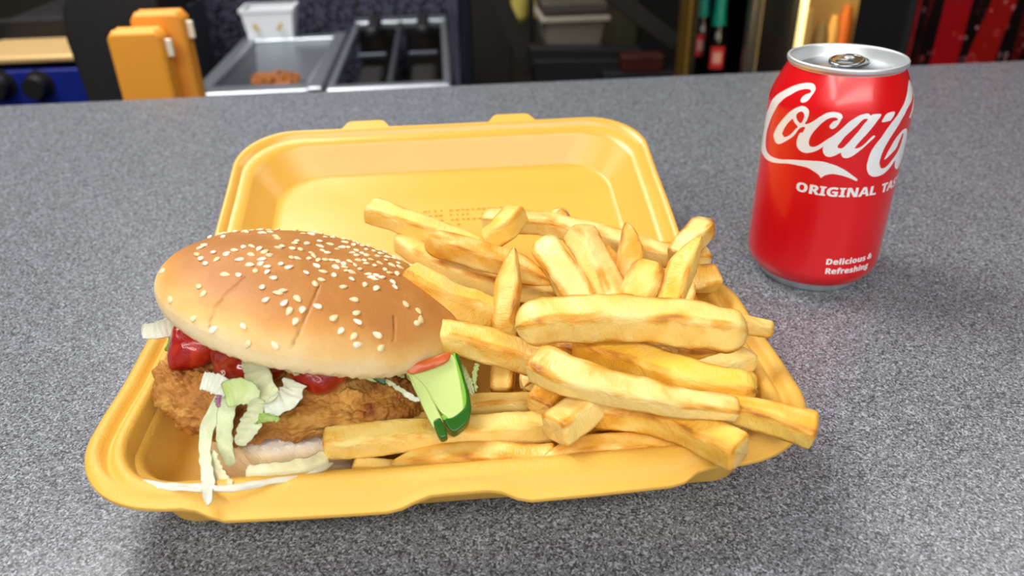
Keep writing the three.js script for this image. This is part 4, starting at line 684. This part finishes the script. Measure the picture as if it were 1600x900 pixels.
// bottle cooler
{
  const zf = -1.78, a = atZ(1078, 60, zf), b = atZ(1222, 60, zf), W = b.x - a.x, cx = (a.x + b.x) / 2;
  const c = thing('bottle_cooler', 'black bottle cooler with dark glass and grey door frame behind the can', 'cooler', V3(cx, 0, zf));
  mesh('cooler_back', new THREE.BoxGeometry(W, 2, 0.02).translate(0, 1, -0.5), black, c); mesh('cooler_top', new THREE.BoxGeometry(W, 0.03, 0.5).translate(0, 1.99, -0.25), black, c);
  for (const s of [-1, 1]) mesh('cooler_side', new THREE.BoxGeometry(0.016, 2, 0.5).translate(s * (W / 2 - 0.008), 1, -0.25), black, c);
  const fr = atZ(1176, 60, zf); mesh('door_frame', box(0.034, 2, 0.03, 0.008, fr.x - cx, 1, 0), phys('#5f5d5c', 0.3, { metalness: 0.6 }), c, 'grey door frame'); const fr2 = atZ(1212, 60, zf); mesh('door_edge', box(0.03, 2, 0.02, 0.006, fr2.x - cx, 1, -0.01), phys('#2a2114', 0.35, { metalness: 0.6 }), c, 'bronze door edge');
  const shelfY = atZ(1100, 118, -1.95).y - 0.03; mesh('cooler_shelf', new THREE.BoxGeometry(W - 0.03, 0.012, 0.42).translate(0, shelfY - 0.006, -0.26), soot, c);
  const bottle = (label, px, capPy, labPy, z) => {
    const cap = atZ(px, capPy, z), lab = atZ(px - 18, labPy, z), x = (cap.x + lab.x) / 2, t = thing('glass_bottle', label, 'bottle', V3(x, shelfY, z), 'dark bottles in the cooler');
    const H = cap.y + 0.035 - shelfY; const pr = [[0, 0], [0.028, 0], [0.03, 0.006], [0.03, H * 0.55], [0.026, H * 0.62], [0.014, H * 0.75], [0.012, H * 0.98], [0, H * 0.98]].map((v) => new THREE.Vector2(...v));
    mesh('bottle_glass', new THREE.LatheGeometry(pr, 32), phys('#0d0f0e', 0.15), t);
    mesh('bottle_cap', new THREE.LatheGeometry([[0, H], [0.0135, H], [0.0145, H - 0.004], [0.0145, H - 0.03], [0.0175, H - 0.065], [0.0135, H - 0.065]].map((v) => new THREE.Vector2(...v)), 28), std('#14a597', 0.4), t, 'teal cap');
    mesh('bottle_label', new THREE.CylinderGeometry(0.0305, 0.0305, 0.052, 32, 1, true, -0.7, 1.1).translate(0, lab.y - shelfY, 0), std('#d0303c', 0.5), t, 'red label'); mesh('label_panel', new THREE.CylinderGeometry(0.031, 0.031, 0.026, 24, 1, true, -0.5, 0.7).translate(0, lab.y - shelfY, 0), std('#e8b0ac', 0.5), t, 'pale pink patch on the label');
  };
  bottle('dark bottle with a teal cap, further left of the two behind the counter', 1106, 4, 67, -1.93);
  bottle('dark bottle with a teal cap, further right and lower of the two behind the counter', 1130, 18, 86, -1.88);
}
// warm lit cabinet above and left of the can lid
{
  const zf = -1.6, a = atZ(1237, 40, zf), b = { x: 0.97 }, W = b.x - a.x, cx = (a.x + b.x) / 2;
  const c = thing('lit_cabinet', 'warmly lit display cabinet right behind the top of the can', 'cabinet', V3(cx, 0, zf)); const amber = std('#f2cf86', 0.6), tan = std('#d9a858', 0.6);
  mesh('cabinet_back', new THREE.BoxGeometry(W, 1.1, 0.02).translate(0, 1.3, -0.16), amber, c); mesh('cabinet_floor', new THREE.BoxGeometry(W, 0.02, 0.16).translate(0, RY - 0.11, -0.08), tan, c); mesh('cabinet_base', new THREE.BoxGeometry(W, RY - 0.12, 0.16).translate(0, (RY - 0.12) / 2, -0.08), black, c);
  for (const s of [-1, 1]) mesh('cabinet_side', new THREE.BoxGeometry(0.012, 1.1, 0.16).translate(s * (W / 2 - 0.006), 1.3, -0.08), black, c);
  mesh('cabinet_top', new THREE.BoxGeometry(W, 0.02, 0.16).translate(0, 1.85, -0.08), amber, c);
  const p = atZ(1249, 40, zf - 0.02); mesh('lamp_tube', box(0.022, 0.75, 0.014, 0.006, p.x - cx, 1.22, -0.02), std('#fff2c0', 0.5, { emissive: new THREE.Color(1, 0.72, 0.28), emissiveIntensity: 2.2 }), c, 'glowing upright lamp tube');
  const l = new THREE.RectAreaLight(new THREE.Color(1, 0.72, 0.34), 40, 0.022, 0.75); l.position.set(p.x + 0.02, 1.22, zf - 0.03); l.lookAt(cx + 0.03, 1.15, zf - 0.14); scene.add(l);
  for (const [px, py, s, cl, label] of [[1284, 46, 0.016, '#8d7a55', 'brownish bundle lying in the lit cabinet just above the can lid'], [1324, 20, 0.016, '#d9752f', 'orange packet at the right in the lit cabinet'], [1264, 24, 0.013, '#efd08c', 'cream packet beside the lamp tube in the lit cabinet'], [1304, 34, 0.014, '#f0c070', 'round yellow jar in the middle of the lit cabinet']]) {
    const q = atZ(px, py, -1.69), y = RY - 0.1, top = q.y + s, ge = new THREE.LatheGeometry([[0, 0], [s * 0.9, 0], [s, 0.01], [s, (top - y) * 0.8], [s * 0.6, (top - y) * 0.95], [s * 0.5, top - y], [0, top - y]].map((v) => new THREE.Vector2(...v)), 24);
    const o = mesh('food_jar', ge, std(cl, 0.5), scene); o.position.set(q.x, y, -1.69); tag(o, label, 'jar'); }
}
// drinks cooler with a printed red and black front at the far right
{
  const zf = -1.16, a = atZ(1416, 40, zf), L = a.x, R = L + 0.62, W = R - L, cx = (L + R) / 2, c = thing('drinks_cooler', 'black drinks cooler with a red bubbly drink print at the far right', 'cooler', V3(cx, 0, zf));
  mesh('cooler_body', box(W, 2, 0.16, 0.01, 0, 1, -0.08), black, c);
  const S = 1024, cv = document.createElement('canvas'); cv.width = S; cv.height = S * 2; const x = cv.getContext('2d'), r = rng(14); x.fillStyle = '#120709'; x.fillRect(0, 0, S, S * 2);
  const scale = S / (W - 0.01); // the print covers the door from 0.1 m right of the left edge
  for (const [u, w, cl] of [[0.012, 0.01, '#4a0a10'], [0.03, 0.052, '#980d15'], [0.102, 0.05, '#8e130d'], [0.165, 0.018, '#4a0c0c'], [0.2, 0.05, '#930c13'], [0.28, 0.03, '#7a0a10'], [0.34, 0.07, '#b01018'], [0.45, 0.05, '#8a0c12']]) { x.fillStyle = cl; x.beginPath(); for (let k = 0; k <= 40; k++) { const y = k / 40 * S * 2; const wob = Math.sin(k * 0.6 + u * 40) * 0.008 + (k / 40 - 0.5) * -0.16; x.lineTo((u + 0.0 + wob) * scale, y); } for (let k = 40; k >= 0; k--) { const y = k / 40 * S * 2; const wob = Math.sin(k * 0.5 + u * 70) * 0.01 + (k / 40 - 0.5) * -0.16; x.lineTo((u + w + wob) * scale, y); } x.fill(); }
  for (let k = 0; k < 1500; k++) { const px = r() * S, py = r() * S * 2, q = 1.5 + r() * r() * 9; x.strokeStyle = r() < 0.5 ? '#e05a5a' : '#f4b4b0'; x.globalAlpha = 0.3 + r() * 0.6; x.lineWidth = 1 + q * 0.2; x.beginPath(); x.arc(px, py, q, 0, 6.3); x.stroke(); if (r() < 0.3) { x.fillStyle = '#f0c0bc'; x.fill(); } } x.globalAlpha = 1;
  const t = new THREE.CanvasTexture(cv); t.colorSpace = THREE.SRGBColorSpace;
  mesh('printed_door', new THREE.BoxGeometry(W - 0.01, 1.7, 0.012).translate(0.005, 1.05, 0.006), phys('#ffffff', 0.3, { map: t }), c, 'red and black print of a fizzy drink with bubbles');
}
renderer.render(scene, camera);
